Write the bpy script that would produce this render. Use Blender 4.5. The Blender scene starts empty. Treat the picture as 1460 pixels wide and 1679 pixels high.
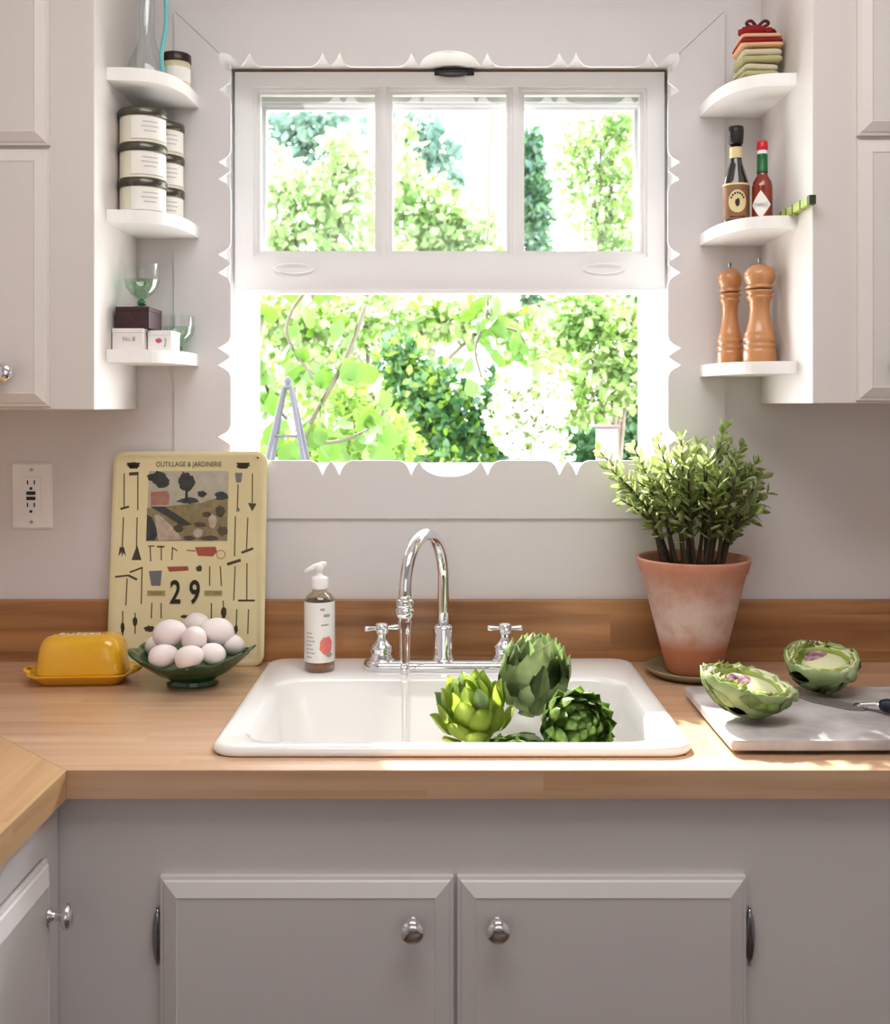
import bpy, bmesh, math, random
import numpy as np
from mathutils import Vector, Matrix, Euler

C = bpy.context.scene
COL = C.collection
PI = math.pi

# ---------------------------------------------------------------- camera
F = 1781.0            # focal length in pixels of the 1460 px wide frame
CAM_Y, CAM_Z = -2.08, 1.396
cd = bpy.data.cameras.new('camera')
cam = bpy.data.objects.new('camera', cd)
COL.objects.link(cam)
cam.location = (0, CAM_Y, CAM_Z)
cam.rotation_euler = (PI / 2, 0, 0)
cd.sensor_fit = 'HORIZONTAL'
cd.sensor_width = 36
cd.lens = F / 1460 * 36
cd.shift_x = 0
cd.shift_y = -(839.5 - 665) / 1460
cd.clip_start = .05
cd.clip_end = 300
cd.dof.use_dof = True
cd.dof.focus_distance = 1.95
cd.dof.aperture_fstop = 9
C.camera = cam

# ---------------------------------------------------------------- world, sun, lights
w = bpy.data.worlds.new('sky')
C.world = w
w.use_nodes = True
wn = w.node_tree.nodes
wl = w.node_tree.links
wn.clear()
wo = wn.new('ShaderNodeOutputWorld')
wb = wn.new('ShaderNodeBackground')
wb.inputs['Color'].default_value = (.93, .965, 1, 1)
wb.inputs['Strength'].default_value = 18
wl.new(wb.outputs[0], wo.inputs[0])

SUN_AZ, SUN_EL = math.radians(20), math.radians(40)
sd = Vector((math.sin(SUN_AZ) * math.cos(SUN_EL), -math.cos(SUN_AZ) * math.cos(SUN_EL), -math.sin(SUN_EL)))
sl = bpy.data.lights.new('sun', 'SUN')
sl.energy = 18
sl.angle = math.radians(1.2)
sl.color = (1, .95, .87)
so = bpy.data.objects.new('sun', sl)
COL.objects.link(so)
so.rotation_euler = sd.to_track_quat('-Z', 'Y').to_euler()
so.location = (-6, 6, 8)


def area(name, loc, target, sx, sy, power, color):
    l = bpy.data.lights.new(name, 'AREA')
    l.shape = 'RECTANGLE'
    l.size, l.size_y, l.energy, l.color = sx, sy, power, color
    o = bpy.data.objects.new(name, l)
    COL.objects.link(o)
    o.location = loc
    o.rotation_euler = (Vector(target) - Vector(loc)).to_track_quat('-Z', 'Y').to_euler()
    return o


area('rear_fill', (.3, -4.35, 1.75), (.1, 0, 1.4), 2.4, 1.5, 9, (1, .985, .995))  # added soft fill from behind the camera; the wall there has no window
area('ceiling_fill', (.1, -1.15, 2.46), (.1, -1.1, 0), 1.2, .8, 16.5, (1, .98, .98))  # added overhead fill just below the ceiling, without any lamp fitting

C.view_settings.view_transform = 'Standard'
C.view_settings.look = 'None'
C.view_settings.gamma = 1
C.view_settings.use_curve_mapping = False
C.view_settings.exposure = 0.12
C.cycles.use_denoising = True
C.cycles.max_bounces = 10
C.cycles.diffuse_bounces = 5
C.cycles.transparent_max_bounces = 24
C.cycles.sample_clamp_indirect = 8
C.cycles.caustics_refractive = False
C.cycles.caustics_reflective = False


# ---------------------------------------------------------------- helpers: materials
def srgb(r, g, b):
    f = lambda c: (c / 255 / 12.92) if c / 255 <= .04045 else ((c / 255 + .055) / 1.055) ** 2.4
    return (f(r), f(g), f(b), 1)


def setin(n, k, v):
    if k in n.inputs:
        n.inputs[k].default_value = v


def mat(name, col, rough=.5, metal=0, trans=0, ior=1.45, coat=0, noise=None, bump=None, spec=None, subsurf=0, alpha=1):
    """noise=(second colour, scale, amount), bump=(scale, strength)"""
    m = bpy.data.materials.new(name)
    m.use_nodes = True
    nt = m.node_tree
    b = nt.nodes['Principled BSDF']
    setin(b, 'Base Color', col)
    setin(b, 'Roughness', rough)
    setin(b, 'Metallic', metal)
    setin(b, 'Transmission Weight', trans)
    setin(b, 'IOR', ior)
    setin(b, 'Coat Weight', coat)
    setin(b, 'Coat Roughness', .12)
    setin(b, 'Alpha', alpha)
    if spec is not None:
        setin(b, 'Specular IOR Level', spec)
    if subsurf:
        setin(b, 'Subsurface Weight', subsurf)
        setin(b, 'Subsurface Scale', .01)
    tc = nt.nodes.new('ShaderNodeTexCoord')
    if noise:
        n = nt.nodes.new('ShaderNodeTexNoise')
        n.inputs['Scale'].default_value = noise[1]
        n.inputs['Detail'].default_value = 5
        nt.links.new(tc.outputs['Object'], n.inputs['Vector'])
        r = nt.nodes.new('ShaderNodeValToRGB')
        r.color_ramp.elements[0].position = .5 - .5 * noise[2]
        r.color_ramp.elements[1].position = .5 + .5 * noise[2]
        r.color_ramp.elements[0].color = col
        r.color_ramp.elements[1].color = noise[0]
        nt.links.new(n.outputs['Fac'], r.inputs['Fac'])
        nt.links.new(r.outputs['Color'], b.inputs['Base Color'])
    if bump:
        n2 = nt.nodes.new('ShaderNodeTexNoise')
        n2.inputs['Scale'].default_value = bump[0]
        n2.inputs['Detail'].default_value = 4
        nt.links.new(tc.outputs['Object'], n2.inputs['Vector'])
        bp = nt.nodes.new('ShaderNodeBump')
        bp.inputs['Strength'].default_value = bump[1]
        bp.inputs['Distance'].default_value = .002
        nt.links.new(n2.outputs['Fac'], bp.inputs['Height'])
        nt.links.new(bp.outputs['Normal'], b.inputs['Normal'])
    return m


def wood(name, c1, c2, c3, rough, coat, axis=0, strip=.045, grain=1.0):
    """butcher block: staves of slightly different tone with long grain, along axis 0 (x) or 1 (y)"""
    m = bpy.data.materials.new(name)
    m.use_nodes = True
    nt = m.node_tree
    L = nt.links.new
    N = nt.nodes.new
    b = nt.nodes['Principled BSDF']
    setin(b, 'Roughness', rough)
    setin(b, 'Coat Weight', coat)
    setin(b, 'Coat Roughness', .22)
    tc = N('ShaderNodeTexCoord')
    sep = N('ShaderNodeSeparateXYZ')
    L(tc.outputs['Object'], sep.inputs[0])
    al, ac = (0, 1) if axis == 0 else (1, 0)
    # strip index
    div = N('ShaderNodeMath'); div.operation = 'DIVIDE'; div.inputs[1].default_value = strip
    addz = N('ShaderNodeMath'); addz.operation = 'ADD'
    L(sep.outputs[ac], addz.inputs[0]); L(sep.outputs[2], addz.inputs[1])
    L(addz.outputs[0], div.inputs[0])
    fl = N('ShaderNodeMath'); fl.operation = 'FLOOR'
    L(div.outputs[0], fl.inputs[0])
    wn1 = N('ShaderNodeTexWhiteNoise'); wn1.noise_dimensions = '1D'
    L(fl.outputs[0], wn1.inputs['W'])
    # stave index along the length, shifted per strip
    mul = N('ShaderNodeMath'); mul.operation = 'MULTIPLY_ADD'; mul.inputs[1].default_value = 1.3
    L(sep.outputs[al], mul.inputs[0]); 
    mm = N('ShaderNodeMath'); mm.operation = 'MULTIPLY'; mm.inputs[1].default_value = 7
    L(wn1.outputs['Value'], mm.inputs[0]); L(mm.outputs[0], mul.inputs[2])
    fl2 = N('ShaderNodeMath'); fl2.operation = 'FLOOR'
    L(mul.outputs[0], fl2.inputs[0])
    cmb = N('ShaderNodeCombineXYZ')
    L(fl.outputs[0], cmb.inputs[0]); L(fl2.outputs[0], cmb.inputs[1])
    wn2 = N('ShaderNodeTexWhiteNoise'); wn2.noise_dimensions = '2D'
    L(cmb.outputs[0], wn2.inputs['Vector'])
    # grain
    mp = N('ShaderNodeMapping')
    sc = (1.6, 26, 26) if axis == 0 else (26, 1.6, 26)
    mp.inputs['Scale'].default_value = sc
    L(tc.outputs['Object'], mp.inputs['Vector'])
    voff = N('ShaderNodeVectorMath'); voff.operation = 'ADD'
    L(mp.outputs[0], voff.inputs[0]); L(cmb.outputs[0], voff.inputs[1])
    no = N('ShaderNodeTexNoise'); no.inputs['Scale'].default_value = 1.0; no.inputs['Detail'].default_value = 7
    no.inputs['Distortion'].default_value = .6
    L(voff.outputs[0], no.inputs['Vector'])
    ra = N('ShaderNodeValToRGB')
    ra.color_ramp.elements[0].position = .3; ra.color_ramp.elements[0].color = c2
    ra.color_ramp.elements[1].position = .68; ra.color_ramp.elements[1].color = c1
    L(no.outputs['Fac'], ra.inputs['Fac'])
    mix = N('ShaderNodeMix'); mix.data_type = 'RGBA'
    mr = N('ShaderNodeMapRange'); mr.inputs[3].default_value = 0; mr.inputs[4].default_value = .55 * grain
    L(wn2.outputs['Value'], mr.inputs[0])
    L(mr.outputs[0], mix.inputs[0]); L(ra.outputs[0], mix.inputs[6]); mix.inputs[7].default_value = c3
    # big soft wear
    n3 = N('ShaderNodeTexNoise'); n3.inputs['Scale'].default_value = 3.0; n3.inputs['Detail'].default_value = 3
    L(tc.outputs['Object'], n3.inputs['Vector'])
    r3 = N('ShaderNodeValToRGB'); r3.color_ramp.elements[0].position = .4; r3.color_ramp.elements[1].position = .75
    r3.color_ramp.elements[0].color = (0, 0, 0, 1); r3.color_ramp.elements[1].color = (.3, .3, .3, 1)
    L(n3.outputs['Fac'], r3.inputs['Fac'])
    mix2 = N('ShaderNodeMix'); mix2.data_type = 'RGBA'
    L(r3.outputs[0], mix2.inputs[0]); L(mix.outputs[2], mix2.inputs[6]); mix2.inputs[7].default_value = c1
    L(mix2.outputs[2], b.inputs['Base Color'])
    bp = N('ShaderNodeBump'); bp.inputs['Strength'].default_value = .12; bp.inputs['Distance'].default_value = .001
    L(no.outputs['Fac'], bp.inputs['Height']); L(bp.outputs[0], b.inputs['Normal'])
    return m


def leafmat(name, c1, c2, trans=.5, scale=30, rough=.45):
    m = bpy.data.materials.new(name)
    m.use_nodes = True
    nt = m.node_tree
    L = nt.links.new; N = nt.nodes.new
    b = nt.nodes['Principled BSDF']
    b.inputs['Roughness'].default_value = rough
    tr = N('ShaderNodeBsdfTranslucent')
    ms = N('ShaderNodeMixShader'); ms.inputs[0].default_value = trans
    tc = N('ShaderNodeTexCoord')
    n = N('ShaderNodeTexNoise'); n.inputs['Scale'].default_value = scale; n.inputs['Detail'].default_value = 2
    L(tc.outputs['Object'], n.inputs['Vector'])
    r = N('ShaderNodeValToRGB'); r.color_ramp.elements[0].position = .35; r.color_ramp.elements[1].position = .65
    r.color_ramp.elements[0].color = c1; r.color_ramp.elements[1].color = c2
    L(n.outputs['Fac'], r.inputs['Fac'])
    L(r.outputs[0], b.inputs['Base Color']); L(r.outputs[0], tr.inputs['Color'])
    L(b.outputs[0], ms.inputs[1]); L(tr.outputs[0], ms.inputs[2])
    L(ms.outputs[0], nt.nodes['Material Output'].inputs['Surface'])
    return m


def glassmat(name, tint=(1, 1, 1, 1), refl=.08):
    """thin clear glass: mostly see-through, a fresnel of gloss"""
    m = bpy.data.materials.new(name)
    m.use_nodes = True
    nt = m.node_tree
    L = nt.links.new; N = nt.nodes.new
    nt.nodes.remove(nt.nodes['Principled BSDF'])
    t = N('ShaderNodeBsdfTransparent'); t.inputs[0].default_value = tint
    g = N('ShaderNodeBsdfGlossy'); g.inputs['Roughness'].default_value = .03
    lw = N('ShaderNodeLayerWeight'); lw.inputs[0].default_value = .25
    mr = N('ShaderNodeMapRange'); mr.inputs[3].default_value = refl * .5; mr.inputs[4].default_value = .75
    L(lw.outputs['Facing'], mr.inputs[0])
    ms = N('ShaderNodeMixShader')
    L(mr.outputs[0], ms.inputs[0]); L(t.outputs[0], ms.inputs[1]); L(g.outputs[0], ms.inputs[2])
    L(ms.outputs[0], nt.nodes['Material Output'].inputs['Surface'])
    return m


# ---------------------------------------------------------------- helpers: geometry
def smooth(me, on=True):
    me.polygons.foreach_set('use_smooth', [on] * len(me.polygons))


def obj(name, bm, m=None, parent=None, sm=False, auto=None, loc=None):
    """bmesh -> one linked object. sm: smooth; auto: smooth below this angle (deg)"""
    me = bpy.data.meshes.new(name)
    if auto is not None:
        sm = True
        for e in bm.edges:
            if len(e.link_faces) == 2 and e.calc_face_angle(0) > math.radians(auto):
                e.smooth = False
    bm.normal_update()
    bm.to_mesh(me)
    bm.free()
    if sm:
        smooth(me)
    if m:
        me.materials.append(m)
    o = bpy.data.objects.new(name, me)
    COL.objects.link(o)
    if parent is not None:
        o.parent = parent
    if loc is not None:
        o.location = loc
    return o


def thing(name, label, cat, loc=(0, 0, 0), rot=(0, 0, 0), group=None):
    o = bpy.data.objects.new(name, None)
    COL.objects.link(o)
    o.empty_display_size = .05
    o.location = loc
    o.rotation_euler = rot
    return tag(o, label, cat, group)


def tag(o, label, cat, group=None):
    o['label'] = label
    o['category'] = cat
    if group:
        o['group'] = group
    return o


def struct(o):
    o['kind'] = 'structure'
    return o


def B():
    return bmesh.new()


def box(bm, x0, x1, y0, y1, z0, z1, bev=0, seg=2):
    r = bmesh.ops.create_cube(bm, size=1)
    vs = r['verts']
    for v in vs:
        v.co = Vector((x0 + (v.co.x + .5) * (x1 - x0), y0 + (v.co.y + .5) * (y1 - y0), z0 + (v.co.z + .5) * (z1 - z0)))
    if bev:
        es = list({e for v in vs for e in v.link_edges})
        bmesh.ops.bevel(bm, geom=es, offset=bev, segments=seg, profile=.5, affect='EDGES')
    return bm


def lathe(bm, prof, n=32, c=(0, 0, 0), sx=1, sy=1, cap=True):
    """prof: list of (r,z), bottom to top"""
    rings = []
    for r, z in prof:
        rings.append([bm.verts.new((c[0] + sx * r * math.cos(2 * PI * i / n), c[1] + sy * r * math.sin(2 * PI * i / n), c[2] + z)) for i in range(n)])
    for a, b in zip(rings, rings[1:]):
        for i in range(n):
            j = (i + 1) % n
            bm.faces.new((a[i], a[j], b[j], b[i]))
    if cap:
        bm.faces.new(rings[0][::-1])
        bm.faces.new(rings[-1])
    return bm


def sample_path(pts, per=6):
    """Catmull-Rom through pts"""
    pts = [Vector(p) for p in pts]
    out = []
    P = [pts[0] * 2 - pts[1]] + pts + [pts[-1] * 2 - pts[-2]]
    for i in range(1, len(P) - 2):
        for k in range(per):
            t = k / per
            a, b, c, d = P[i - 1], P[i], P[i + 1], P[i + 2]
            out.append(.5 * ((2 * b) + (c - a) * t + (2 * a - 5 * b + 4 * c - d) * t * t + (3 * b - a - 3 * c + d) * t ** 3))
    out.append(pts[-1])
    return out


def tube(bm, pts, rad, n=12, cap=True, flat=1.0):
    """rad: number or list/func of t"""
    m = len(pts)
    pts = [Vector(p) for p in pts]
    up = None
    rings = []
    for i, p in enumerate(pts):
        d = (pts[min(i + 1, m - 1)] - pts[max(i - 1, 0)]).normalized()
        if up is None:
            up = Vector((0, 0, 1)) if abs(d.z) < .9 else Vector((1, 0, 0))
        s = d.cross(up).normalized()
        up = s.cross(d).normalized()
        t = i / max(1, m - 1)
        r = rad(t) if callable(rad) else (rad[i] if isinstance(rad, (list, tuple)) else rad)
        rings.append([bm.verts.new(p + s * r * math.cos(2 * PI * k / n) + up * r * flat * math.sin(2 * PI * k / n)) for k in range(n)])
    for a, b in zip(rings, rings[1:]):
        for i in range(n):
            j = (i + 1) % n
            bm.faces.new((a[i], a[j], b[j], b[i]))
    if cap:
        bm.faces.new(rings[0][::-1])
        bm.faces.new(rings[-1])
    return bm


def prism(bm, poly, axis, a, b):
    """poly: 2D points; axis 'y': poly is (x,z) extruded y=a..b; 'z': (x,y); 'x': (y,z)"""
    def mk(p, q):
        return {'y': (p[0], q, p[1]), 'z': (p[0], p[1], q), 'x': (q, p[0], p[1])}[axis]
    va = [bm.verts.new(mk(p, a)) for p in poly]
    vb = [bm.verts.new(mk(p, b)) for p in poly]
    n = len(poly)
    fs = [bm.faces.new(va), bm.faces.new(vb[::-1])]
    for i in range(n):
        j = (i + 1) % n
        fs.append(bm.faces.new((va[i], vb[i], vb[j], va[j])))
    bmesh.ops.recalc_face_normals(bm, faces=fs)
    return bm


def rrect(x0, x1, y0, y1, r, k=6):
    pts = []
    for cx, cy, a0 in ((x1 - r, y1 - r, 0), (x0 + r, y1 - r, 90), (x0 + r, y0 + r, 180), (x1 - r, y0 + r, 270)):
        for i in range(k + 1):
            a = math.radians(a0 + 90 * i / k)
            pts.append((cx + r * math.cos(a), cy + r * math.sin(a)))
    return pts


def loft(bm, rings, cap0=False, cap1=False):
    vr = [[bm.verts.new(p) for p in ring] for ring in rings]
    n = len(vr[0])
    for a, b in zip(vr, vr[1:]):
        for i in range(n):
            j = (i + 1) % n
            bm.faces.new((a[i], a[j], b[j], b[i]))
    if cap0:
        bm.faces.new(vr[0][::-1])
    if cap1:
        bm.faces.new(vr[-1])
    return bm


def sphere(bm, r, c=(0, 0, 0), s=(1, 1, 1), u=24, v=16, rot=None):
    mt = Matrix.Translation(c) @ (rot.to_matrix().to_4x4() if rot else Matrix.Identity(4)) @ Matrix.Diagonal((s[0], s[1], s[2], 1))
    bmesh.ops.create_uvsphere(bm, u_segments=u, v_segments=v, radius=r, matrix=mt)
    return bm


def text(name, s, size, m, parent, mx, ext=.0004, sx=1.0, align='CENTER', bold=0):
    cu = bpy.data.curves.new('t', 'FONT')
    cu.body = s
    cu.size = size
    cu.extrude = ext
    cu.offset = bold
    cu.align_x = align
    cu.align_y = 'CENTER'
    to = bpy.data.objects.new('t', cu)
    COL.objects.link(to)
    dg = bpy.context.evaluated_depsgraph_get()
    me = bpy.data.meshes.new_from_object(to.evaluated_get(dg))
    bpy.data.objects.remove(to)
    me.name = name
    me.transform(Matrix.Diagonal((sx, 1, 1, 1)))
    me.materials.clear()
    me.materials.append(m)
    o = bpy.data.objects.new(name, me)
    COL.objects.link(o)
    o.parent = parent
    o.matrix_local = mx
    return o


STAND = Matrix.Rotation(PI / 2, 4, 'X')     # text facing -y (towards the camera)

# ---------------------------------------------------------------- materials
wallp = mat('wall_paint', srgb(221, 217, 218), .55, noise=(srgb(218, 214, 212), 2.2, .6), bump=(60, .12))
casep = mat('casing_paint', srgb(221, 217, 217), .5, bump=(50, .1))
winp = mat('window_paint', srgb(232, 230, 230), .35, bump=(40, .06))
cabp = mat('cabinet_paint', srgb(220, 213, 207), .42, noise=(srgb(214, 208, 204), 2.5, .6), bump=(30, .06))
lowp = mat('base_cabinet_paint', srgb(212, 207, 204), .42, noise=(srgb(206, 200, 199), 2.5, .6), bump=(30, .06))
shelfp = mat('shelf_paint', srgb(246, 244, 242), .4)
ceilp = mat('ceiling_paint', srgb(240, 238, 234), .7)
floorm = wood('floor_boards', srgb(104, 80, 60), srgb(66, 48, 34), srgb(84, 62, 46), .4, .1, 1, .09)
topw = wood('worktop_wood', srgb(212, 178, 148), srgb(170, 126, 90), srgb(198, 156, 120), .3, .45, 0, .05, .9)
topw2 = wood('side_worktop_wood', srgb(212, 176, 130), srgb(170, 124, 82), srgb(198, 154, 108), .33, .3, 1, .05, .9)
splw = wood('backsplash_wood', srgb(184, 132, 82), srgb(116, 72, 40), srgb(156, 102, 60), .42, .12, 0, .07, .6)
chrome = mat('chrome', (.86, .87, .9, 1), .06, 1)
chrome_d = mat('dark_chrome', (.32, .33, .35, 1), .18, 1)
enamel = mat('white_enamel', srgb(242, 240, 238), .12, coat=.4)
steel = mat('blade_steel', srgb(150, 142, 136), .4, .5)
black = mat('black_plastic', srgb(24, 22, 22), .35)
navy = mat('dark_navy_handle', srgb(24, 28, 42), .35)
water = mat('water', (1, 1, 1, 1), .02, trans=1, ior=1.33)
pane_g = glassmat('window_glass', (.98, 1, .99, 1), .05)
clearg = glassmat('clear_glass', (.95, .97, .97, 1), .12)
greeng = glassmat('pale_green_glass', (.62, .83, .66, 1), .14)
dgreeng = mat('dark_green_glass', srgb(46, 96, 50), .08, trans=.45, ior=1.45, coat=.5)
eggm = mat('egg_shell', srgb(240, 230, 228), .5, subsurf=.15, bump=(300, .05))
yellow = mat('yellow_glaze', srgb(232, 180, 40), .14, coat=.6, noise=(srgb(222, 164, 30), 8, .7))
tin = mat('calendar_tin', srgb(226, 214, 170), .35, noise=(srgb(216, 202, 156), 14, .7))
ink = mat('print_ink', srgb(40, 34, 26), .6)
inkb = mat('print_brown', srgb(96, 84, 52), .6)
inkd = mat('print_dark', srgb(72, 62, 42), .6)
inkr = mat('print_red', srgb(160, 78, 58), .6)
inkg = mat('print_grey', srgb(112, 114, 118), .6)
wht = mat('white_plastic', srgb(243, 241, 240), .3)
wlabel = mat('white_label', srgb(240, 236, 230), .5)
crlabel = mat('cream_label', srgb(222, 204, 152), .5)
soil = mat('soil', srgb(50, 36, 26), .9, noise=(srgb(80, 60, 44), 60, .8), bump=(120, .8))
redm = mat('red_cap', srgb(196, 22, 34), .3)
greenb = mat('green_band', srgb(16, 96, 50), .35)
hots = mat('red_sauce', srgb(150, 44, 18), .1, coat=.8, noise=(srgb(104, 22, 12), 30, .7))
dsauce = mat('dark_sauce', srgb(30, 18, 20), .08, coat=.8)
millw = mat('beech_wood', srgb(198, 146, 100), .28, coat=.35, noise=(srgb(168, 106, 60), 18, .8))
tinlid = mat('tin_lid', srgb(92, 88, 80), .3, .8)
darkbox = mat('dark_brown_card', srgb(58, 32, 34), .6)
whitebox = mat('white_card', srgb(232, 226, 222), .6)
pinkm = mat('pink_print', srgb(196, 90, 120), .6)
aqua = mat('aqua_tube', srgb(110, 190, 192), .35)
clothr = mat('red_cloth', srgb(160, 24, 28), .85, noise=(srgb(120, 14, 18), 60, .7), bump=(200, .6))
clothp = mat('peach_cloth', srgb(226, 180, 140), .85)
clothg = mat('sage_cloth', srgb(196, 190, 150), .85, noise=(srgb(206, 198, 176), 30, .7), bump=(200, .5))
clotho = mat('olive_cloth', srgb(172, 164, 110), .85, noise=(srgb(190, 184, 140), 30, .7), bump=(200, .5))
limem = mat('lime_print', srgb(168, 182, 84), .5)
marble = mat('marble', srgb(220, 214, 212), .35, noise=(srgb(150, 142, 142), 14, .45), bump=(70, .5))
saucerm = mat('saucer_clay', srgb(150, 134, 104), .35, coat=.3, noise=(srgb(120, 112, 80), 12, .7))
stemm = mat('plant_stem', srgb(52, 42, 32), .7, noise=(srgb(80, 68, 48), 60, .7))
pleaf = leafmat('succulent_leaf', srgb(160, 182, 96), srgb(206, 214, 162), .4, 60, .28)
artl = leafmat('artichoke_leaf', srgb(140, 166, 104), srgb(184, 200, 146), .25, 25, .4)
artl2 = leafmat('artichoke_leaf_lime', srgb(160, 184, 60), srgb(190, 206, 110), .3, 25, .45)
artd = leafmat('artichoke_leaf_dark', srgb(96, 128, 58), srgb(150, 176, 92), .2, 40, .45)
artc = mat('artichoke_flesh', srgb(222, 224, 180), .5)
olivem = mat('dry_leaf_edge', srgb(150, 140, 84), .6)
chokem = mat('artichoke_choke', srgb(104, 44, 76), .8, noise=(srgb(214, 180, 180), 60, .35), bump=(300, 1))


def clay_material():
    m = mat('terracotta', srgb(196, 120, 84), .75, bump=(90, .3))
    nt = m.node_tree
    L = nt.links.new; N = nt.nodes.new
    b = nt.nodes['Principled BSDF']
    tc = N('ShaderNodeTexCoord')
    sep = N('ShaderNodeSeparateXYZ'); L(tc.outputs['Object'], sep.inputs[0])
    # chalky bloom over the middle of the pot
    up = N('ShaderNodeMapRange'); up.inputs[1].default_value = .045; up.inputs[2].default_value = .075
    dn = N('ShaderNodeMapRange'); dn.inputs[1].default_value = .12; dn.inputs[2].default_value = .19
    dn.inputs[3].default_value = 1; dn.inputs[4].default_value = .2
    L(sep.outputs[2], up.inputs[0]); L(sep.outputs[2], dn.inputs[0])
    mu = N('ShaderNodeMath'); mu.operation = 'MULTIPLY'; L(up.outputs[0], mu.inputs[0]); L(dn.outputs[0], mu.inputs[1])
    n = N('ShaderNodeTexNoise'); n.inputs['Scale'].default_value = 17; n.inputs['Detail'].default_value = 7
    n.inputs['Roughness'].default_value = .65
    L(tc.outputs['Object'], n.inputs['Vector'])
    r = N('ShaderNodeValToRGB'); r.color_ramp.elements[0].position = .32; r.color_ramp.elements[1].position = .56
    r.color_ramp.elements[0].color = (.35, .35, .35, 1)
    L(n.outputs['Fac'], r.inputs['Fac'])
    mu2 = N('ShaderNodeMath'); mu2.operation = 'MULTIPLY'; L(mu.outputs[0], mu2.inputs[0]); L(r.outputs[0], mu2.inputs[1])
    mx = N('ShaderNodeMix'); mx.data_type = 'RGBA'
    mx.inputs[6].default_value = srgb(190, 118, 84); mx.inputs[7].default_value = srgb(224, 200, 190)
    L(mu2.outputs[0], mx.inputs[0])
    n2 = N('ShaderNodeTexNoise'); n2.inputs['Scale'].default_value = 40
    L(tc.outputs['Object'], n2.inputs['Vector'])
    mx2 = N('ShaderNodeMix'); mx2.data_type = 'RGBA'; mx2.blend_type = 'MULTIPLY'; mx2.inputs[0].default_value = .4
    L(mx.outputs[2], mx2.inputs[6]); L(n2.outputs['Color'], mx2.inputs[7])
    r2 = N('ShaderNodeValToRGB'); r2.color_ramp.elements[0].color = (.6, .55, .5, 1)
    L(n2.outputs['Fac'], r2.inputs['Fac']); L(r2.outputs[0], mx2.inputs[7])
    L(mx2.outputs[2], b.inputs['Base Color'])
    return m


clay = clay_material()

# ================================================================ ROOM
# back wall with the window opening
OX0, OX1, OZ0, OZ1 = -.437, .453, 1.258, 2.076
WT = .2
RX0, RX1, RY0, RZ1 = -1.2, 1.55, -4.5, 2.5
bm = B()
box(bm, RX0, OX0, 0, WT, -.4, RZ1)
box(bm, OX1, RX1, 0, WT, -.4, RZ1)
box(bm, OX0, OX1, 0, WT, OZ1, RZ1)
box(bm, OX0, OX1, 0, WT, -.4, OZ0)
struct(obj('wall_back', bm, wallp))
struct(obj('wall_left', box(B(), RX0 - .1, RX0, RY0, WT, -.1, RZ1), wallp))
struct(obj('wall_right', box(B(), RX1, RX1 + .1, RY0, WT, -.1, RZ1), wallp))
struct(obj('wall_front', box(B(), RX0, RX1, RY0 - .1, RY0, -.1, RZ1), wallp))
struct(obj('floor', box(B(), RX0, RX1, RY0, 0, -.1, 0), floorm))
struct(obj('ceiling', box(B(), RX0, RX1, RY0, WT, RZ1, RZ1 + .1), ceilp))

# scalloped casing boards -------------------------------------------------
S = 861.0            # px per metre at the board plane, used only to read sizes off the picture
XC, ZC = .0085, CAM_Z + (665 - 431.5) / S
HX, HZ = 359 / S, 323.5 / S          # half size of the flat inner edge
CXo, CZo = 380 / S, 347 / S          # corner tips


def scallop(offs, dome, half, cor, h=24.0):
    """profile from -corner to +corner along the edge: list of (s, d) in px; d outward from the flat edge"""
    prof = [(-cor, h - .3), (-cor + 16, h - 2.5), (-cor + 27, 11), (-cor + 35, 1)]
    events = sorted(offs)
    pairs = []
    for o in events:
        pairs.append(o)
    pts = []

    def spike(o, left_flat, right_flat):
        L = [(o - 20, 0), (o - 12, 3), (o - 6.5, 9), (o - 3, 16), (o, h)] if left_flat else [(o - 13, 1), (o - 6, 11), (o, h)]
        R = [(o + 3, 16), (o + 6.5, 9), (o + 12, 3), (o + 20, 0)] if right_flat else [(o + 6, 11), (o + 13, 1)]
        return L + R
    for i, o in enumerate(events):
        lp = (i > 0 and o - events[i - 1] < 35)
        rp = (i < len(events) - 1 and events[i + 1] - o < 35)
        lflat, rflat = not lp, not rp
        if i == 0:
            lflat = False
        if i == len(events) - 1:
            rflat = False
        if dome and abs(abs(o) - dome - 11) < 3:
            if o > 0:
                lflat = False
            else:
                rflat = False
        pts += spike(o, lflat, rflat)
        if dome and o < 0 and i < len(events) - 1 and events[i + 1] > 0:
            for k in range(0, 15):
                a = k / 14
                s = -dome + 2 * dome * a
                pts.append((s, 1 + (h + 1) * (max(0, 1 - abs(2 * a - 1) ** 2.6)) ** .75))
    prof += pts
    prof += [(cor - 35, 1), (cor - 27, 11), (cor - 16, h - 2.5), (cor, h - .3)]
    # drop duplicates / keep increasing
    out = []
    for p in prof:
        if not out or p[0] > out[-1][0] + .4:
            out.append(p)
    return out


prof_h = scallop([-329, -209, -181, -63, 63, 181, 209, 329], 51, 359, 380)
prof_v = scallop([-285, -167, -139, -15, 15, 139, 167, 285], 0, 323.5, 347, 21)
BX0, BX1, BZ0, BZ1 = -.517, .534, 1.181, 2.149
by0, by1 = -.006, .001
eps = .0006
top_in = [(XC + s / S, ZC + HZ + d / S) for s, d in prof_h]
bot_in = [(XC + s / S, ZC - HZ - d / S) for s, d in prof_h]
lef_in = [(XC - HX - d / S, ZC + s / S) for s, d in prof_v]
rig_in = [(XC + HX + d / S, ZC + s / S) for s, d in prof_v]
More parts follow.
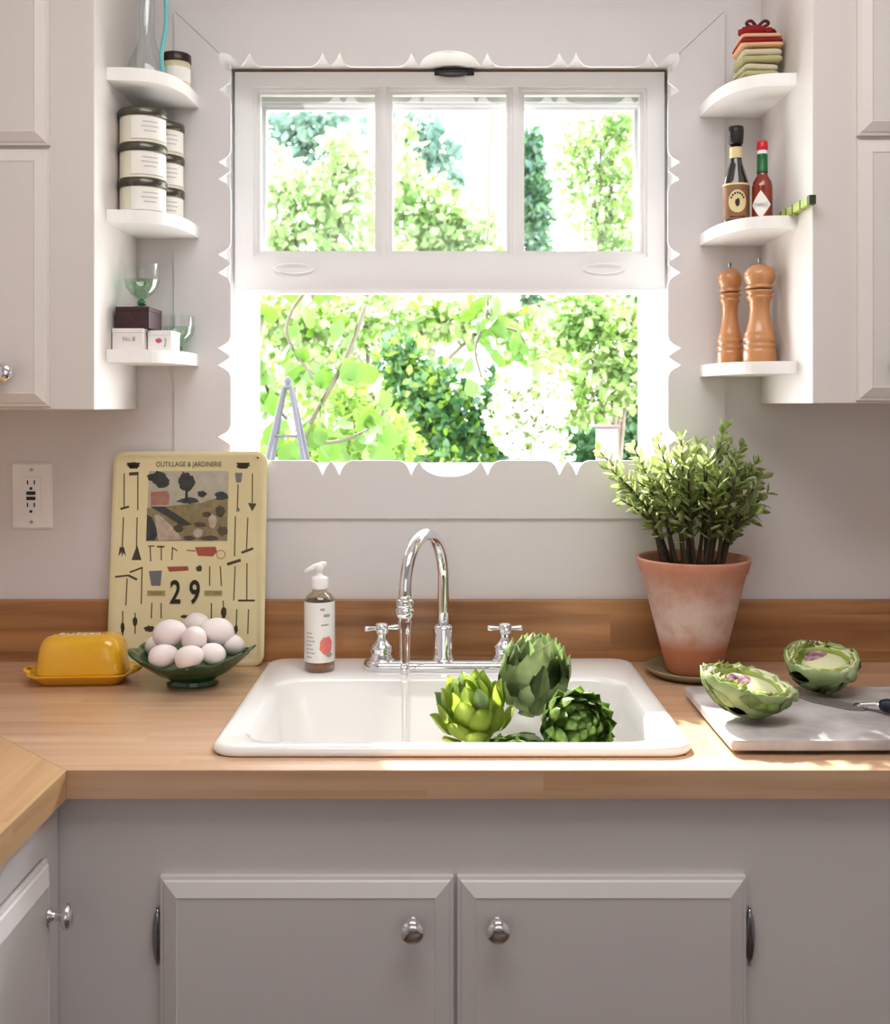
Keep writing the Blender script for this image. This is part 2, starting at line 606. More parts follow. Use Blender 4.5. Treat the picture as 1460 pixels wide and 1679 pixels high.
# share corner tips
tl = (XC - CXo, ZC + CZo); tr = (XC + CXo, ZC + CZo); blc = (XC - CXo, ZC - CZo); brc = (XC + CXo, ZC - CZo)
top_in[0], top_in[-1] = tl, tr
bot_in[0], bot_in[-1] = blc, brc
lef_in[0], lef_in[-1] = blc, tl
rig_in[0], rig_in[-1] = brc, tr


def off(poly, dx, dz):
    return [(x + dx, z + dz) for x, z in poly]


for nm, poly in (('trim_1', top_in + [(BX1, BZ1), (BX0, BZ1)]),
                 ('trim_2', lef_in + [(BX0, BZ1), (BX0, BZ0)]),
                 ('trim_3', rig_in + [(BX1, BZ1), (BX1, BZ0)]),
                 ('trim_4', bot_in + [(BX1, BZ0), (BX0, BZ0)])):
    d = {'trim_1': (0, eps), 'trim_2': (-eps, 0), 'trim_3': (eps, 0), 'trim_4': (0, -eps)}[nm]
    o = struct(obj(nm, prism(B(), off(poly, *d), 'y', by0, by1), casep))
    o['label'] = {'trim_1': 'white scalloped casing board above the window', 'trim_2': 'white scalloped casing board left of the window',
                  'trim_3': 'white scalloped casing board right of the window', 'trim_4': 'white scalloped casing board under the window'}[nm]

# window ------------------------------------------------------------------
win = bpy.data.objects.new('window_1', None)
COL.objects.link(win)
struct(win)
bm = B()
box(bm, OX0, OX0 + .004, .002, .3, OZ0, OZ1)
box(bm, OX1 - .004, OX1, .002, .3, OZ0, OZ1)
box(bm, OX0, OX1, .002, .3, OZ1 - .003, OZ1)
box(bm, OX0, -.427, .078, .098, OZ0, OZ1 - .003)           # inner stops
box(bm, .4455, OX1, .078, .098, OZ0, OZ1 - .003)
box(bm, OX0, -.404, .142, .29, OZ0, OZ1 - .003)            # outer guides
box(bm, .421, OX1, .142, .29, OZ0, OZ1 - .003)
obj('jamb', bm, winp, win)
bm = B()
prism(bm, [(.002, OZ0), (.002, OZ0 + .004), (.03, OZ0 + .013), (.30, OZ0 + .013), (.36, OZ0 - .02), (.36, OZ0 - .05), (.2, OZ0 - .03), (.2, OZ0)], 'x', OX0 - .0, OX1 + .0)
obj('sill', bm, winp, win)

PX = [(-.3855, -.1285), (-.1187, .137), (.147, .4063)]


def sash(name, x0, x1, z0, z1, y0, y1, panes, pz0, pz1):
    bm = B()
    # stiles and rails as a face with three openings
    xs = [x0] + [v for p in panes for v in p] + [x1]
    for i in range(0, len(xs), 2):
        box(bm, xs[i], xs[i + 1], y0, y1, z0, z1)
    for a, b in panes:
        box(bm, a, b, y0, y1, z0, pz0)
        box(bm, a, b, y0, y1, pz1, z1)
    o = obj(name, bm, winp, win)
    # glazing bead, stepped frames
    bm = B()
    for a, b in panes:
        for k, (ins, yy) in enumerate(((0.0, y0 + .006), (.0065, y0 + .012))):
            t = .0065
            A, Bb, Z0, Z1 = a + ins, b - ins, pz0 + ins, pz1 - ins
            box(bm, A, A + t, yy, y1 - .004, Z0, Z1)
            box(bm, Bb - t, Bb, yy, y1 - .004, Z0, Z1)
            box(bm, A + t, Bb - t, yy, y1 - .004, Z0, Z0 + t)
            box(bm, A + t, Bb - t, yy, y1 - .004, Z1 - t, Z1)
    obj('glazing_bead', bm, winp, o)
    ym = (y0 + y1) / 2 + .004
    for a, b in panes:
        obj('pane', box(B(), a + .012, b - .012, ym, ym + .003, pz0 + .012, pz1 - .012), pane_g, o)
    return o


ls = sash('raised_sash', -.422, .4405, 1.622, 2.0655, .1, .132, PX, 1.695, 2.036)
us = sash('fixed_sash', -.404, .421, 1.632, 2.07, .145, .175, [(-.381, .4025)], 1.700, 2.018)
# lip along the bottom of the raised sash
obj('meeting_lip', box(B(), -.422, .4405, .094, .1, 1.6205, 1.629, .001), winp, ls)
for px in (-.302, .318):
    bm = B()
    lathe(bm, [(.038, 0), (.042, .004), (.041, .008), (.037, .008), (.024, .002), (.001, .001)], 32)
    bm.transform(Matrix.Translation((px, .1, CAM_Z + (665 - 440) / 817)) @ Matrix.Diagonal((1, 1, .26, 1)) @ Matrix.Rotation(PI / 2, 4, 'X'))
    obj('finger_pull', bm, winp, ls, sm=True)
bm = B()
sphere(bm, .032, (XC + .006, .098, 2.062), (1, .5, .22))
box(bm, XC - .03, XC + .05, .096, .112, 2.058, 2.072, .002)
obj('sash_lock', bm, black, ls, sm=False)
obj('gap_shade_strip', box(B(), -.425, .444, .112, .14, 2.062, 2.074), mat('gap_shade_brown', srgb(140, 112, 80), .7), win)  # brown strip standing in for the shadow in the gap above the sash

# backsplash, worktops -----------------------------------------------------
CT, CB = .91, .872
CF = -.633            # front edge of the back run
LX = -.5045           # front edge of the left run
bs = obj('backsplash', box(B(), RX0, RX1, -.02, 0, CT, 1.026, .0015), splw)
tag(bs, 'long honey-brown wooden backsplash board along the wall behind the sink', 'backsplash')
SX0, SX1, SY0, SY1 = -.328, .347, -.5825, -.046
HX0, HX1, HY0, HY1 = SX0 + .012, SX1 - .012, SY0 + .012, SY1 - .012
bm = B()
m_ = LX - RX0
ygap = .0004


def slab(bm, poly):
    prism(bm, poly, 'z', CB, CT)


slab(bm, [(LX, CF), (HX0, CF), (HX0, 0), (RX0, 0), (LX - m_ * .905, 0)][:3] + [(LX - (0 - CF), 0)])
slab(bm, [(HX1, CF), (RX1, CF), (RX1, 0), (HX1, 0)])
slab(bm, [(HX0, CF), (HX1, CF), (HX1, HY0), (HX0, HY0)])
slab(bm, [(HX0, HY1), (HX1, HY1), (HX1, 0), (HX0, 0)])
bmesh.ops.remove_doubles(bm, verts=bm.verts, dist=1e-5)
wt = obj('worktop', bm, topw)
tag(wt, 'long wooden butcher-block worktop running under the window and around the white sink', 'worktop')
bm = B()
slab(bm, [(LX, CF - .0008), (LX - (0 - CF) - .0008, -.0), (RX0, 0), (RX0, -2.4), (LX, -2.4)])
tag(obj('worktop', bm, topw2), 'wooden butcher-block worktop of the left arm, cut off by the left edge of the picture', 'worktop')


# cabinets -------------------------------------------------------------------
def raised_door(name, parent, w, h, m, bev=.024, t=.02, lip=.004):
    """door in local XZ, front facing -y; origin at lower-left back corner. Stepped edge then wide bevel up to a flat panel"""
    bm = B()
    rings = []
    def R(i, y):
        return [(i, y, i), (w - i, y, i), (w - i, y, h - i), (i, y, h - i)]
    rings = [R(0, 0), R(0, -t * .45), R(lip, -t * .5), R(lip + .002, -t * .62), R(bev, -t), R(bev + .0015, -t + .001), R(bev + .003, -t + .001)]
    loft(bm, rings, True, True)
    bmesh.ops.recalc_face_normals(bm, faces=bm.faces)
    return obj(name, bm, m, parent)


def knob(parent, loc, rot=(0, 0, 0), r=.0165, out=.03):
    """round chrome knob, axis along local -y"""
    bm = B()
    prof = [(r * .62, 0), (r * .62, .002), (r * .35, .005), (r * .32, out * .45), (r * .6, out * .55), (r * .95, out * .68), (r, out * .8), (r * .86, out * .93), (r * .5, out), (.0008, out * 1.02)]
    lathe(bm, prof, 28)
    bm.transform(Matrix.Rotation(PI / 2, 4, 'X'))
    o = obj('knob', bm, chrome, parent, sm=True, loc=loc)
    o.rotation_euler = rot
    return o


def hinge(parent, x, z, y, h=.072):
    bm = B()
    pts = [(x, y - .004, z - h / 2 + h * i / 12) for i in range(13)]
    tube(bm, pts, [.0015 + .0058 * math.sin(PI * i / 12) ** .6 for i in range(13)], 12)
    sphere(bm, .0022, (x, y - .004, z - h / 2 - .002), u=10, v=6)
    sphere(bm, .0022, (x, y - .004, z + h / 2 + .002), u=10, v=6)
    return obj('hinge', bm, chrome_d, parent, sm=True)


# base cabinet under the sink
FY = -.613
RXc = RX1 - .004
bc = thing('base_cabinet', 'grey-white painted base cabinet with two doors below the sink', 'cabinet', (.5, FY, 0))
def child(o, par):
    o.parent = par
    o.matrix_parent_inverse = Matrix.Translation(par.location).inverted()
    return o
bm = B()
box(bm, -.522, RXc, FY, FY + .02, .1, CB)
box(bm, -.522, -.504, FY + .02, -.004, .1, CB)
box(bm, RXc - .018, RXc, FY + .02, -.004, .1, CB)
box(bm, -.522, RXc, FY + .07, FY + .09, 0, .1)
box(bm, -.504, RXc - .018, FY + .02, -.004, .1, .118)
child(obj('body', bm, lowp), bc)
DY = FY
sc0 = F / (FY - CAM_Y)
dtop = CAM_Z - (1438 - 665) / (F / (FY - .01 - CAM_Y))
for x0, x1, kx, hx in ((-.3825, .0115, -.043, -.3875), (.0165, .4045, .070, .4105)):
    d = raised_door('door', bc, x1 - x0, dtop - .15, lowp)
    d.location = (x0 - .5, 0, .15)
    knob(d, (kx - x0, -.019, CAM_Z - (1529 - 665) / 1250 - .15 + .0))
    hinge(d, hx - x0, CAM_Z - (1543 - 665) / 1230 - .15, 0)

# base cabinet of the left arm
LF = -.522
lc = thing('base_cabinet', 'white painted base cabinet of the left arm with drawer and knobbed door', 'cabinet', (LF, -1.4, 0))
bm = B()
box(bm, RX0 + .004, LF, -2.4, FY - .0005, .1, CB)
box(bm, RX0 + .004, LF - .07, -2.4, FY - .0005, 0, .1)
child(obj('body', bm, lowp), lc)


def left_part(name, y0, y1, z0, z1, flat=False):
    if flat:
        o = obj(name, box(B(), 0, y0 - y1 if y0 > y1 else y1 - y0, -.006, 0, 0, z1 - z0, .0012), lowp)
    else:
        o = raised_door(name, None, abs(y1 - y0), z1 - z0, lowp)
    o.rotation_euler = (0, 0, PI / 2)     # local -y -> +x, local +x -> +y
    o.parent = lc
    o.location = (0, min(y0, y1) + 1.4, z0)
    return o


for ya in (-.676, -1.22):
    left_part('drawer', ya, ya - .52, .8165, .866, True)
    d = left_part('door', ya - .002, ya - .522, .13, .811)
    knob(d, (.52 - .0235 if ya > -1 else .03, -.019, CAM_Z - (1502 - 665) / 1292 - .13), r=.0168, out=.032)

# upper cabinets
def upper(label, x0, x1, depth, zb, doors, side):
    zt = 2.42
    c = thing('wall_cabinet', label, 'cabinet', ((x0 + x1) / 2, -depth, zb))
    child(obj('body', box(B(), x0, x1, -depth, 0, zb, zt, .0015), cabp), c)
    for (a, b, z0, z1, kx, kz) in doors:
        d = raised_door('door', c, b - a, z1 - z0, cabp, bev=.021, t=.018)
        d.location = (a - (x0 + x1) / 2, 0, z0 - zb)
        if kx is not None:
            lathe_b = B()
            lathe(lathe_b, [(.017, 0), (.017, .0015), (.012, .003)], 28)
            lathe_b.transform(Matrix.Rotation(PI / 2, 4, 'X'))
            knob(d, (kx - a, -.017, kz - z0), r=.0165)
    return c


sL = F / (-.253 - CAM_Y)
zl = lambda py, s: CAM_Z - (py - 665) / s
upper('white wall cabinet hanging left of the window beside the tin shelves', RX0, -.590, .253, 1.389,
      [(-1.09, -.6635, 1.395, zl(247, sL), -.729, zl(612, sL + 12)),
       (-1.09, -.6635, zl(240, sL), 2.38, None, 0)], 1)
sR = F / (-.293 - CAM_Y)
upper('white wall cabinet hanging right of the window beside the spice shelves', .605, RX1, .293, 1.3995,
      [(.676, 1.12, 1.4045, zl(232, sR), .735, zl(601, sR + 12)),
       (.676, 1.12, zl(224, sR), 2.38, None, 0)], -1)


# corner shelves
def shelf(sx, x_side, x_end, depth, z, t, label, grp):
    """sx=+1: cabinet on the left, shelf grows to +x"""
    wv = abs(x_end - x_side)
    pts = [(0, 0), (0, -depth)]
    n = 16
    for i in range(0, n + 1):
        a = i / n * PI / 2
        e = .62
        pts.append((wv * math.sin(a) ** e, -depth * math.cos(a) ** e))
    out = []
    for p in pts:
        if not out or (abs(p[0] - out[-1][0]) + abs(p[1] - out[-1][1])) > 1e-5:
            out.append(p)
    if out[-1][1] > -1e-4 and len(out) > 3:
        out[-1] = (wv, 0)
    poly = [(x_side + sx * x, y) for x, y in out]
    o = obj('corner_shelf', prism(B(), poly, 'z', z - t, z), shelfp)
    tag(o, label, 'shelf', grp)
    return o


GL, GR = 'corner shelves left of the window', 'corner shelves right of the window'
ZL = (1.986, 1.738, 1.494)
ZR = (1.968, 1.723, 1.4725)
for z, nm in zip(ZL, ('white corner shelf left of the window holding the glass carafe', 'white corner shelf left of the window holding the stacked tins',
                      'white corner shelf left of the window holding boxes and green glasses')):
    shelf(1, -.590, -.4705, .187, z, .0225, nm, GL)
for z, nm in zip(ZR, ('white corner shelf right of the window holding folded cloths', 'white corner shelf right of the window holding sauce bottles',
                      'white corner shelf right of the window holding two pepper mills')):
    shelf(-1, .605, .487, .213, z, .0215, nm, GR)

# ================================================================ SINK
sk = thing('sink', 'white enamel drop-in kitchen sink set into the wooden worktop', 'sink', (0, 0, CT))
K = 8
def rr(x0, x1, y0, y1, r, z):
    return [(x, y, z) for x, y in rrect(x0, x1, y0, y1, r, K)]
bx0, bx1, by0_, by1_ = -.288, .307, -.556, -.195
rings = [rr(SX0 + .006, SX1 - .006, SY0 + .006, SY1 - .006, .035, 0.0005),
         rr(SX0 + .001, SX1 - .001, SY0 + .001, SY1 - .001, .04, .002),
         rr(SX0, SX1, SY0, SY1, .04, .006),
         rr(SX0 + .002, SX1 - .002, SY0 + .002, SY1 - .002, .04, .0115),
         rr(SX0 + .006, SX1 - .006, SY0 + .006, SY1 - .006, .037, .0145),
         rr(SX0 + .012, SX1 - .012, SY0 + .011, SY1 - .012, .033, .0152),
         rr(bx0 - .004, bx1 + .004, by0_ - .004, by1_ + .004, .06, .0148),
         rr(bx0, bx1, by0_, by1_, .058, .0125),
         rr(bx0 + .004, bx1 - .004, by0_ + .004, by1_ - .004, .056, .006),
         rr(bx0 + .007, bx1 - .007, by0_ + .006, by1_ - .008, .055, -.02),
         rr(bx0 + .018, bx1 - .018, by0_ + .012, by1_ - .02, .055, -.11),
         rr(bx0 + .028, bx1 - .028, by0_ + .02, by1_ - .03, .055, -.132),
         rr(bx0 + .05, bx1 - .05, by0_ + .04, by1_ - .055, .05, -.145),
         rr(-.04, .06, -.42, -.33, .044, -.149)]
bm = loft(B(), rings, False, True)
bmesh.ops.recalc_face_normals(bm, faces=bm.faces)
obj('basin', bm, enamel, sk, sm=True)
obj('drain', lathe(B(), [(.038, -.1485), (.038, -.146), (.03, -.147), (.012, -.1475), (.001, -.1475)], 24, (.01, -.375, 0)), chrome, sk, sm=True)

# ================================================================ FAUCET
ZS = CT + .0152
FYc = -.125
fa = thing('faucet', 'chrome gooseneck faucet with two cross handles running water into the sink', 'faucet', (-.003, FYc, ZS))
bm = B()
prof = [(-.003, 0), (0, 0), (0, .008), (-.003, .013), (-.009, .015)]
rings = []
for ins, z in ((0, 0), (0, .009), (.003, .014), (.01, .017)):
    rings.append([(x, y, z) for x, y in rrect(-.143 + ins, .143 - ins, -.036 + ins, .034 - ins, .03 - ins * .9, 8)])
loft(bm, rings, True, True)
obj('deck_plate', bm, chrome, fa, auto=50)
bm = B()
lathe(bm, [(.021, .016), (.0205, .02), (.0185, .026), (.0185, .07), (.0165, .074), (.0125, .077)], 32)
obj('spout_base', bm, chrome, fa, auto=40)
# gooseneck: rises, arcs over forward and to the left
dirv = Vector((-.063, -.165, 0))
cent = dirv / 2
rad_ = cent.length
pts = [Vector((0, 0, .07)), Vector((0, 0, .10)), Vector((0, 0, .14))]
zc = .160
for i in range(0, 25):
    a = PI * i / 24
    pts.append(cent - cent * math.cos(a) + Vector((0, 0, zc + rad_ * 1.0 * math.sin(a))))
pts.append(dirv + Vector((0, 0, .150)))
tube_b = tube(B(), pts, .0108, 18)
obj('spout', tube_b, chrome, fa, sm=True)
bm = B()
lathe(bm, [(.011, .030), (.0135, .028), (.0145, .022), (.0145, .018), (.0125, .017), (.0125, .014), (.0148, .013), (.0148, .006), (.012, .0), (.006, -.001)][::-1], 28, (dirv.x, dirv.y, .122))
obj('aerator', bm, chrome, fa, auto=35)
for hx, rot0 in ((-.111, 18), (.111, 3)):
    bm = B()
    lathe(bm, [(.0255, .016), (.0255, .019), (.022, .023), (.021, .030), (.0225, .034), (.0215, .039), (.014, .045), (.0105, .051), (.009, .056), (.0105, .060), (.009, .064)], 28, (hx, 0, 0))
    hb = obj('handle_base', bm, chrome, fa, auto=50)
    bm = B()
    lathe(bm, [(.011, .062), (.0125, .066), (.0125, .074), (.010, .0785), (.004, .080)], 24, (hx, 0, 0))
    for k in range(4):
        a = math.radians(rot0 + 90 * k)
        d = Vector((math.cos(a), math.sin(a), 0))
        P0 = Vector((hx, 0, .0705))
        tube(bm, [P0 + d * s for s in (.008, .014, .020, .028, .031, .0325)], [.0042, .0036, .0044, .0052, .0046, .002], 12)
    obj('cross_handle', bm, chrome, fa, auto=50)

wx, wy = -.003 + dirv.x, FYc + dirv.y
bm = B()
zz = [1.046, 1.040, 1.02, .99, .95, .90, .85, .80, .768]
rw = [.0108, .0108, .0094, .0082, .0066, .0056, .0050, .0048, .0050]
rng = random.Random(3)
lathe(bm, [(r * (1 + .05 * math.sin(i * 2.2)), z) for i, (r, z) in enumerate(zip(rw, zz))][::-1], 16, (wx, wy, 0))
wo_ = obj('water_stream', bm, water, sm=True)
tag(wo_, 'clear stream of tap water falling from the chrome faucet into the sink', 'water')

# ================================================================ SOAP BOTTLE
sp = thing('soap_bottle', 'clear pump bottle of amber hand soap with white label and orange flower, on the sink', 'soap bottle', (-.2235, -.145, ZS))
bm = B()
rb = .027
lathe(bm, [(rb - .004, 0), (rb - .001, .002), (rb, .006), (rb, .122), (rb - .002, .129), (rb - .007, .135), (.014, .139), (.0125, .141), (.0125, .146)], 36)
obj('bottle', bm, glassmat('soap_bottle_plastic', (.86, .80, .68, 1), .15), sp, auto=50)
obj('soap_liquid', lathe(B(), [(.020, .003), (.0255, .005), (.0255, .018), (.02, .0185)], 32), mat('amber_soap', srgb(176, 112, 48), .15, trans=.3), sp, auto=50)
lab = B()
lathe(lab, [(rb + .0004, .018), (rb + .0004, .124)], 40, cap=False)
obj('label', lab, mat('soap_label', srgb(238, 234, 230), .4), sp, sm=True)
# flower print on the label
lb2 = B()
def patch(bm, a0, z0, pts, r):
    """print wrapped on a cylinder: rings of the outline shrunk towards its middle"""
    cu, cv = sum(p[0] for p in pts) / len(pts), sum(p[1] for p in pts) / len(pts)
    def P3(u, v):
        return (r * math.sin(a0 + u / r), -r * math.cos(a0 + u / r), z0 + v)
    prev = None
    for f in (1, .75, .5, .25):
        ring = [bm.verts.new(P3(cu + (u - cu) * f, cv + (v - cv) * f)) for u, v in pts]
        if prev:
            for k in range(len(pts)):
                l = (k + 1) % len(pts)
                bm.faces.new((prev[k], prev[l], ring[l], ring[k]))
        prev = ring
    bm.faces.new(prev)
def circ(rx, ry, n=14, cx=0, cy=0, wob=0, seed=0):
    rg = random.Random(seed)
    return [(cx + rx * math.cos(2 * PI * i / n) * (1 + wob * rg.uniform(-1, 1)), cy + ry * math.sin(2 * PI * i / n) * (1 + wob * rg.uniform(-1, 1))) for i in range(n)]
patch(lb2, .55, .048, circ(.0125, .0165, 16, 0, 0, .12, 1), rb + .0012)
obj('flower_print', lb2, mat('orange_print', srgb(226, 130, 96), .5, noise=(srgb(214, 96, 120), 60, .6)), sp)
lb2 = B()
patch(lb2, .75, .032, circ(.007, .004, 10, 0, 0, .2, 2), rb + .0015)
patch(lb2, .30, .112, [(-.004, -.002), (.004, -.002), (.004, .002), (-.004, .002)], rb + .0012)
patch(lb2, .62, .101, [(-.007, -.0025), (.005, -.0025), (.005, .0025), (-.007, .0025)], rb + .0012)
patch(lb2, .5, .085, [(-.008, -.0015), (.006, -.0015), (.006, .001), (-.008, .001)], rb + .0012)
for k in range(7):
    patch(lb2, -.5, .07 - k * .007, [(-.009, -.0008), (.003 + .003 * (k % 3), -.0008), (.003 + .003 * (k % 3), .0008), (-.009, .0008)], rb + .0012)
obj('label_print', lb2, mat('grey_green_print', srgb(150, 158, 144), .5), sp)
bm = B()
lathe(bm, [(.0152, .145), (.0155, .147), (.0155, .163), (.013, .166), (.006, .168), (.006, .176), (.009, .178), (.009, .187), (.006, .189)], 28)
obj('pump_collar', bm, wht, sp, auto=40)
bm = B()
tube(bm, [(.012, 0, .188), (.004, 0, .187), (-.008, 0, .184), (-.018, -.003, .1795), (-.026, -.005, .1745)], [.005, .0062, .0052, .0042, .0032], 12)
obj('pump_nozzle', bm, wht, sp, sm=True)

# ================================================================ CALENDAR
ca = thing('tin_calendar', 'cream tin perpetual calendar of garden tools showing 29, leaning against the wall', 'calendar', (-.4845, -.053, CT), (-math.atan(.0435 / .4), 0, 0))
W2 = .1465; HH = .401
bm = B()
rings = []
for ins, y in ((.0, 0), (.0, -.0025), (.002, -.004), (.009, -.0042), (.011, -.0028)):
    rings.append([(x, y, z) for x, z in rrect(-W2 + ins, W2 - ins, ins, HH - ins, .021 - ins * .7, 8)])
loft(bm, rings, True, True)
bmesh.ops.recalc_face_normals(bm, faces=bm.faces)
obj('tin_plate', bm, tin, ca, auto=50)
YF = -.0032


def cxy(px, py):
    """picture reading -> position on the calendar face"""
    t = (1092 - py) / 352.0
    xl = 179 + (190 - 179) * t; xr = 433 + (437 - 433) * t
    return ((px - (xl + xr) / 2) / (xr - xl) * 2 * W2, t * HH)


LAY = [0]


def flatpoly(bm, pts, raw=False, y=None):
    yy = YF if y is None else y
    ps = [(p if raw else cxy(*p)) for p in pts]
    vs = [bm.verts.new((p[0], yy, p[1])) for p in ps]
    f = bm.faces.new(vs)
    f.normal_update()
    if f.normal.y > 0:
        f.normal_flip()


def line(bm, p, q, w_, y=None):
    a, b = Vector(cxy(*p)), Vector(cxy(*q))
    d = (b - a).normalized()
    n = Vector((-d.y, d.x)) * w_ / 2
    flatpoly(bm, [a + n, a - n, b - n, b + n], True, y)


def blob(bm, cx, cy, rx, ry, seed=0, wob=.2, n=18, y=None):
    flatpoly(bm, circ(rx, ry, n, cx, cy, wob, seed), False, y)


# tools: each print its own part
T = .0022
for a, b in (((207, 777), (207, 836)), ((229, 780), (229, 838)), ((206, 850), (204, 902)), ((228, 850), (227, 900)), ((390, 795), (389, 836)), ((413, 777), (413, 826)),
             ((386, 848), (385, 914)), ((406, 850), (404, 905)), ((212, 950), (210, 994)), ((236, 932), (235, 992)), ((386, 930), (384, 986)), ((405, 925), (405, 985)),
             ((249, 898), (250, 922)), ((267, 898), (267, 920)), ((285, 900), (284, 920)), ((252, 990), (251, 1015)), ((267, 990), (267, 1015)),
             ((205, 1003), (205, 1045)), ((225, 1006), (225, 1040)), ((389, 1000), (388, 1040)), ((408, 1000), (407, 1040)), ((345, 930), (345, 962)), ((362, 930), (364, 962)),
             ((348, 990), (348, 1020)), ((367, 986), (368, 1012))):
    bm = B(); line(bm, a, b, T); obj('handle_print', bm, inkb, ca)
bm = B(); flatpoly(bm, [(228, 895), (219, 920), (235, 920)]); obj('tool_print', bm, inkd, ca)
bm = B(); flatpoly(bm, [(406, 826), (420, 827), (413, 840)]); obj('tool_print', bm, inkd, ca)
bm = B(); line(bm, (201, 836), (215, 832), .004); obj('tool_print', bm, inkd, ca)
bm = B(); line(bm, (215, 778), (230, 777), .006); obj('tool_print', bm, inkd, ca)
bm = B(); line(bm, (187, 948), (214, 945), .003); obj('tool_print', bm, inkd, ca)
bm = B(); line(bm, (214, 945), (228, 952), .004); obj('tool_print', bm, inkd, ca)
bm = B(); line(bm, (216, 940), (237, 932), .003); obj('tool_print', bm, inkd, ca)
bm = B(); line(bm, (396, 908), (415, 901), .0045); obj('tool_print', bm, inkd, ca)
bm = B(); line(bm, (373, 927), (395, 920), .0055); obj('tool_print', bm, inkd, ca)
bm = B(); line(bm, (391, 986), (418, 986), .0035); obj('tool_print', bm, inkd, ca)
bm = B(); line(bm, (246, 897), (256, 897), .002); obj('tool_print', bm, inkd, ca)
bm = B(); line(bm, (260, 898), (272, 898), .003); obj('tool_print', bm, inkd, ca)
bm = B(); line(bm, (284, 899), (293, 905), .002); obj('tool_print', bm, inkd, ca)
bm = B(); blob(bm, 222, 763, 10, 5, 1); obj('tool_print', bm, inkd, ca)
bm = B(); blob(bm, 398, 764, 10, 5, 2); obj('tool_print', bm, inkd, ca)
bm = B(); flatpoly(bm, [(211, 759), (233, 759), (228, 769), (216, 769)]); obj('tool_print', bm, inkd, ca)
bm = B(); flatpoly(bm, [(387, 759), (409, 759), (404, 769), (392, 769)]); obj('tool_print', bm, inkd, ca)
bm = B(); flatpoly(bm, [(200, 899), (207, 899), (210, 914), (206, 908), (203, 915), (203, 906), (198, 914)]); obj('tool_print', bm, inkd, ca)
bm = B(); blob(bm, 328, 934, 5, 5, 3); obj('tool_print', bm, inkd, ca)
bm = B(); blob(bm, 305, 1012, 6, 3, 4); obj('tool_print', bm, inkd, ca)
bm = B(); blob(bm, 248, 1032, 9, 5, 5); obj('tool_print', bm, inkd, ca)
bm = B(); blob(bm, 205, 1030, 3, 9, 6); obj('tool_print', bm, inkd, ca)
bm = B(); blob(bm, 388, 1032, 3, 7, 7); obj('tool_print', bm, inkd, ca)
bm = B(); blob(bm, 368, 1006, 5, 9, 8); obj('tool_print', bm, inkd, ca)
bm = B(); blob(bm, 225, 1020, 4, 8, 9); obj('tool_print', bm, inkd, ca)
bm = B()
flatpoly(bm, [(385, 776), (397, 776), (395, 792), (387, 792)])
flatpoly(bm, [(247, 938), (268, 937), (266, 962), (251, 962)])
flatpoly(bm, [(389, 834), (392, 834), (393, 840), (387, 840)])
obj('spade_print', bm, inkg, ca)
bm = B()
flatpoly(bm, [(321, 899), (354, 898), (357, 906), (350, 914), (326, 913)])
line(bm, (308, 904), (322, 905), .002)
for k in range(14):
    a0, a1 = 2 * PI * k / 14, 2 * PI * (k + 1) / 14
    line(bm, (363 + 7 * math.cos(a0), 911 + 7 * math.sin(a0)), (363 + 7 * math.cos(a1), 911 + 7 * math.sin(a1)), .0012)
flatpoly(bm, [(276, 931), (310, 930), (311, 937), (280, 939)])
obj('wheelbarrow_print', bm, inkr, ca)
# picture
PIC = (247, 773, 374, 889)
ys = YF - .0002
bm = B(); flatpoly(bm, [(247, 773), (375, 773), (373, 889), (242, 889)], y=ys)
obj('landscape_print', bm, mat('print_sky', srgb(188, 184, 168), .6, noise=(srgb(160, 150, 130), 60, .7)), ca)
def pic(name, col, col2, shapes, k):
    bm = B()
    for i, s in enumerate(shapes):
        if len(s) == 4 and not isinstance(s[0], tuple):
            blob(bm, s[0], s[1], s[2], s[3], seed=i + 7, wob=.25, y=ys - .0002 * k - .00002 * i)
        else:
            flatpoly(bm, s, y=ys - .0002 * k - .00002 * i)
    obj(name, bm, mat(name, col, .6, noise=(col2, 90, .7)), ca)
pic('meadow_print', srgb(150, 136, 96), srgb(110, 96, 70), [[(244, 835), (290, 830), (330, 826), (374, 812), (373, 888), (243, 888)]], 1)
pic('foliage_print', srgb(70, 70, 66), srgb(40, 42, 44), [(262, 784, 16, 10), (268, 793, 14, 8), (308, 792, 14, 15), (306, 783, 8, 9), (310, 822, 16, 5), (332, 811, 8, 5), (364, 815, 11, 7),
                                       [(249, 832), (272, 832), (300, 850), (316, 862), (300, 864), (276, 848)], [(244, 845), (252, 850), (262, 876), (256, 888), (243, 888)]], 2)
pic('farmhouse_print', srgb(178, 124, 106), srgb(140, 96, 84), [[(250, 808), (276, 806), (280, 812), (279, 829), (250, 830)]], 2)
pic('path_print', srgb(196, 180, 160), srgb(150, 130, 116), [[(256, 846), (264, 845), (292, 872), (300, 886), (262, 888)], (326, 876, 9, 7), (350, 856, 7, 12)], 3)
pic('shrub_print', srgb(58, 50, 44), srgb(96, 84, 60), [(295, 868, 8, 7), (340, 845, 8, 4), (362, 840, 8, 10), (366, 872, 8, 8), (344, 884, 14, 4), (312, 884, 10, 4), (330, 862, 10, 4)], 4)
pic('tree_trunk_print', srgb(60, 56, 52), srgb(40, 40, 40), [[(306, 800), (309, 800), (310, 822), (305, 822)]], 5)


def ctext(s, px, py, size, m, sx=1.0, name='lettering'):
    x, z = cxy(px, py)
    return text(name, s, size, m, ca, Matrix.Translation((x, YF - .0006, z)) @ STAND, .0001, sx)


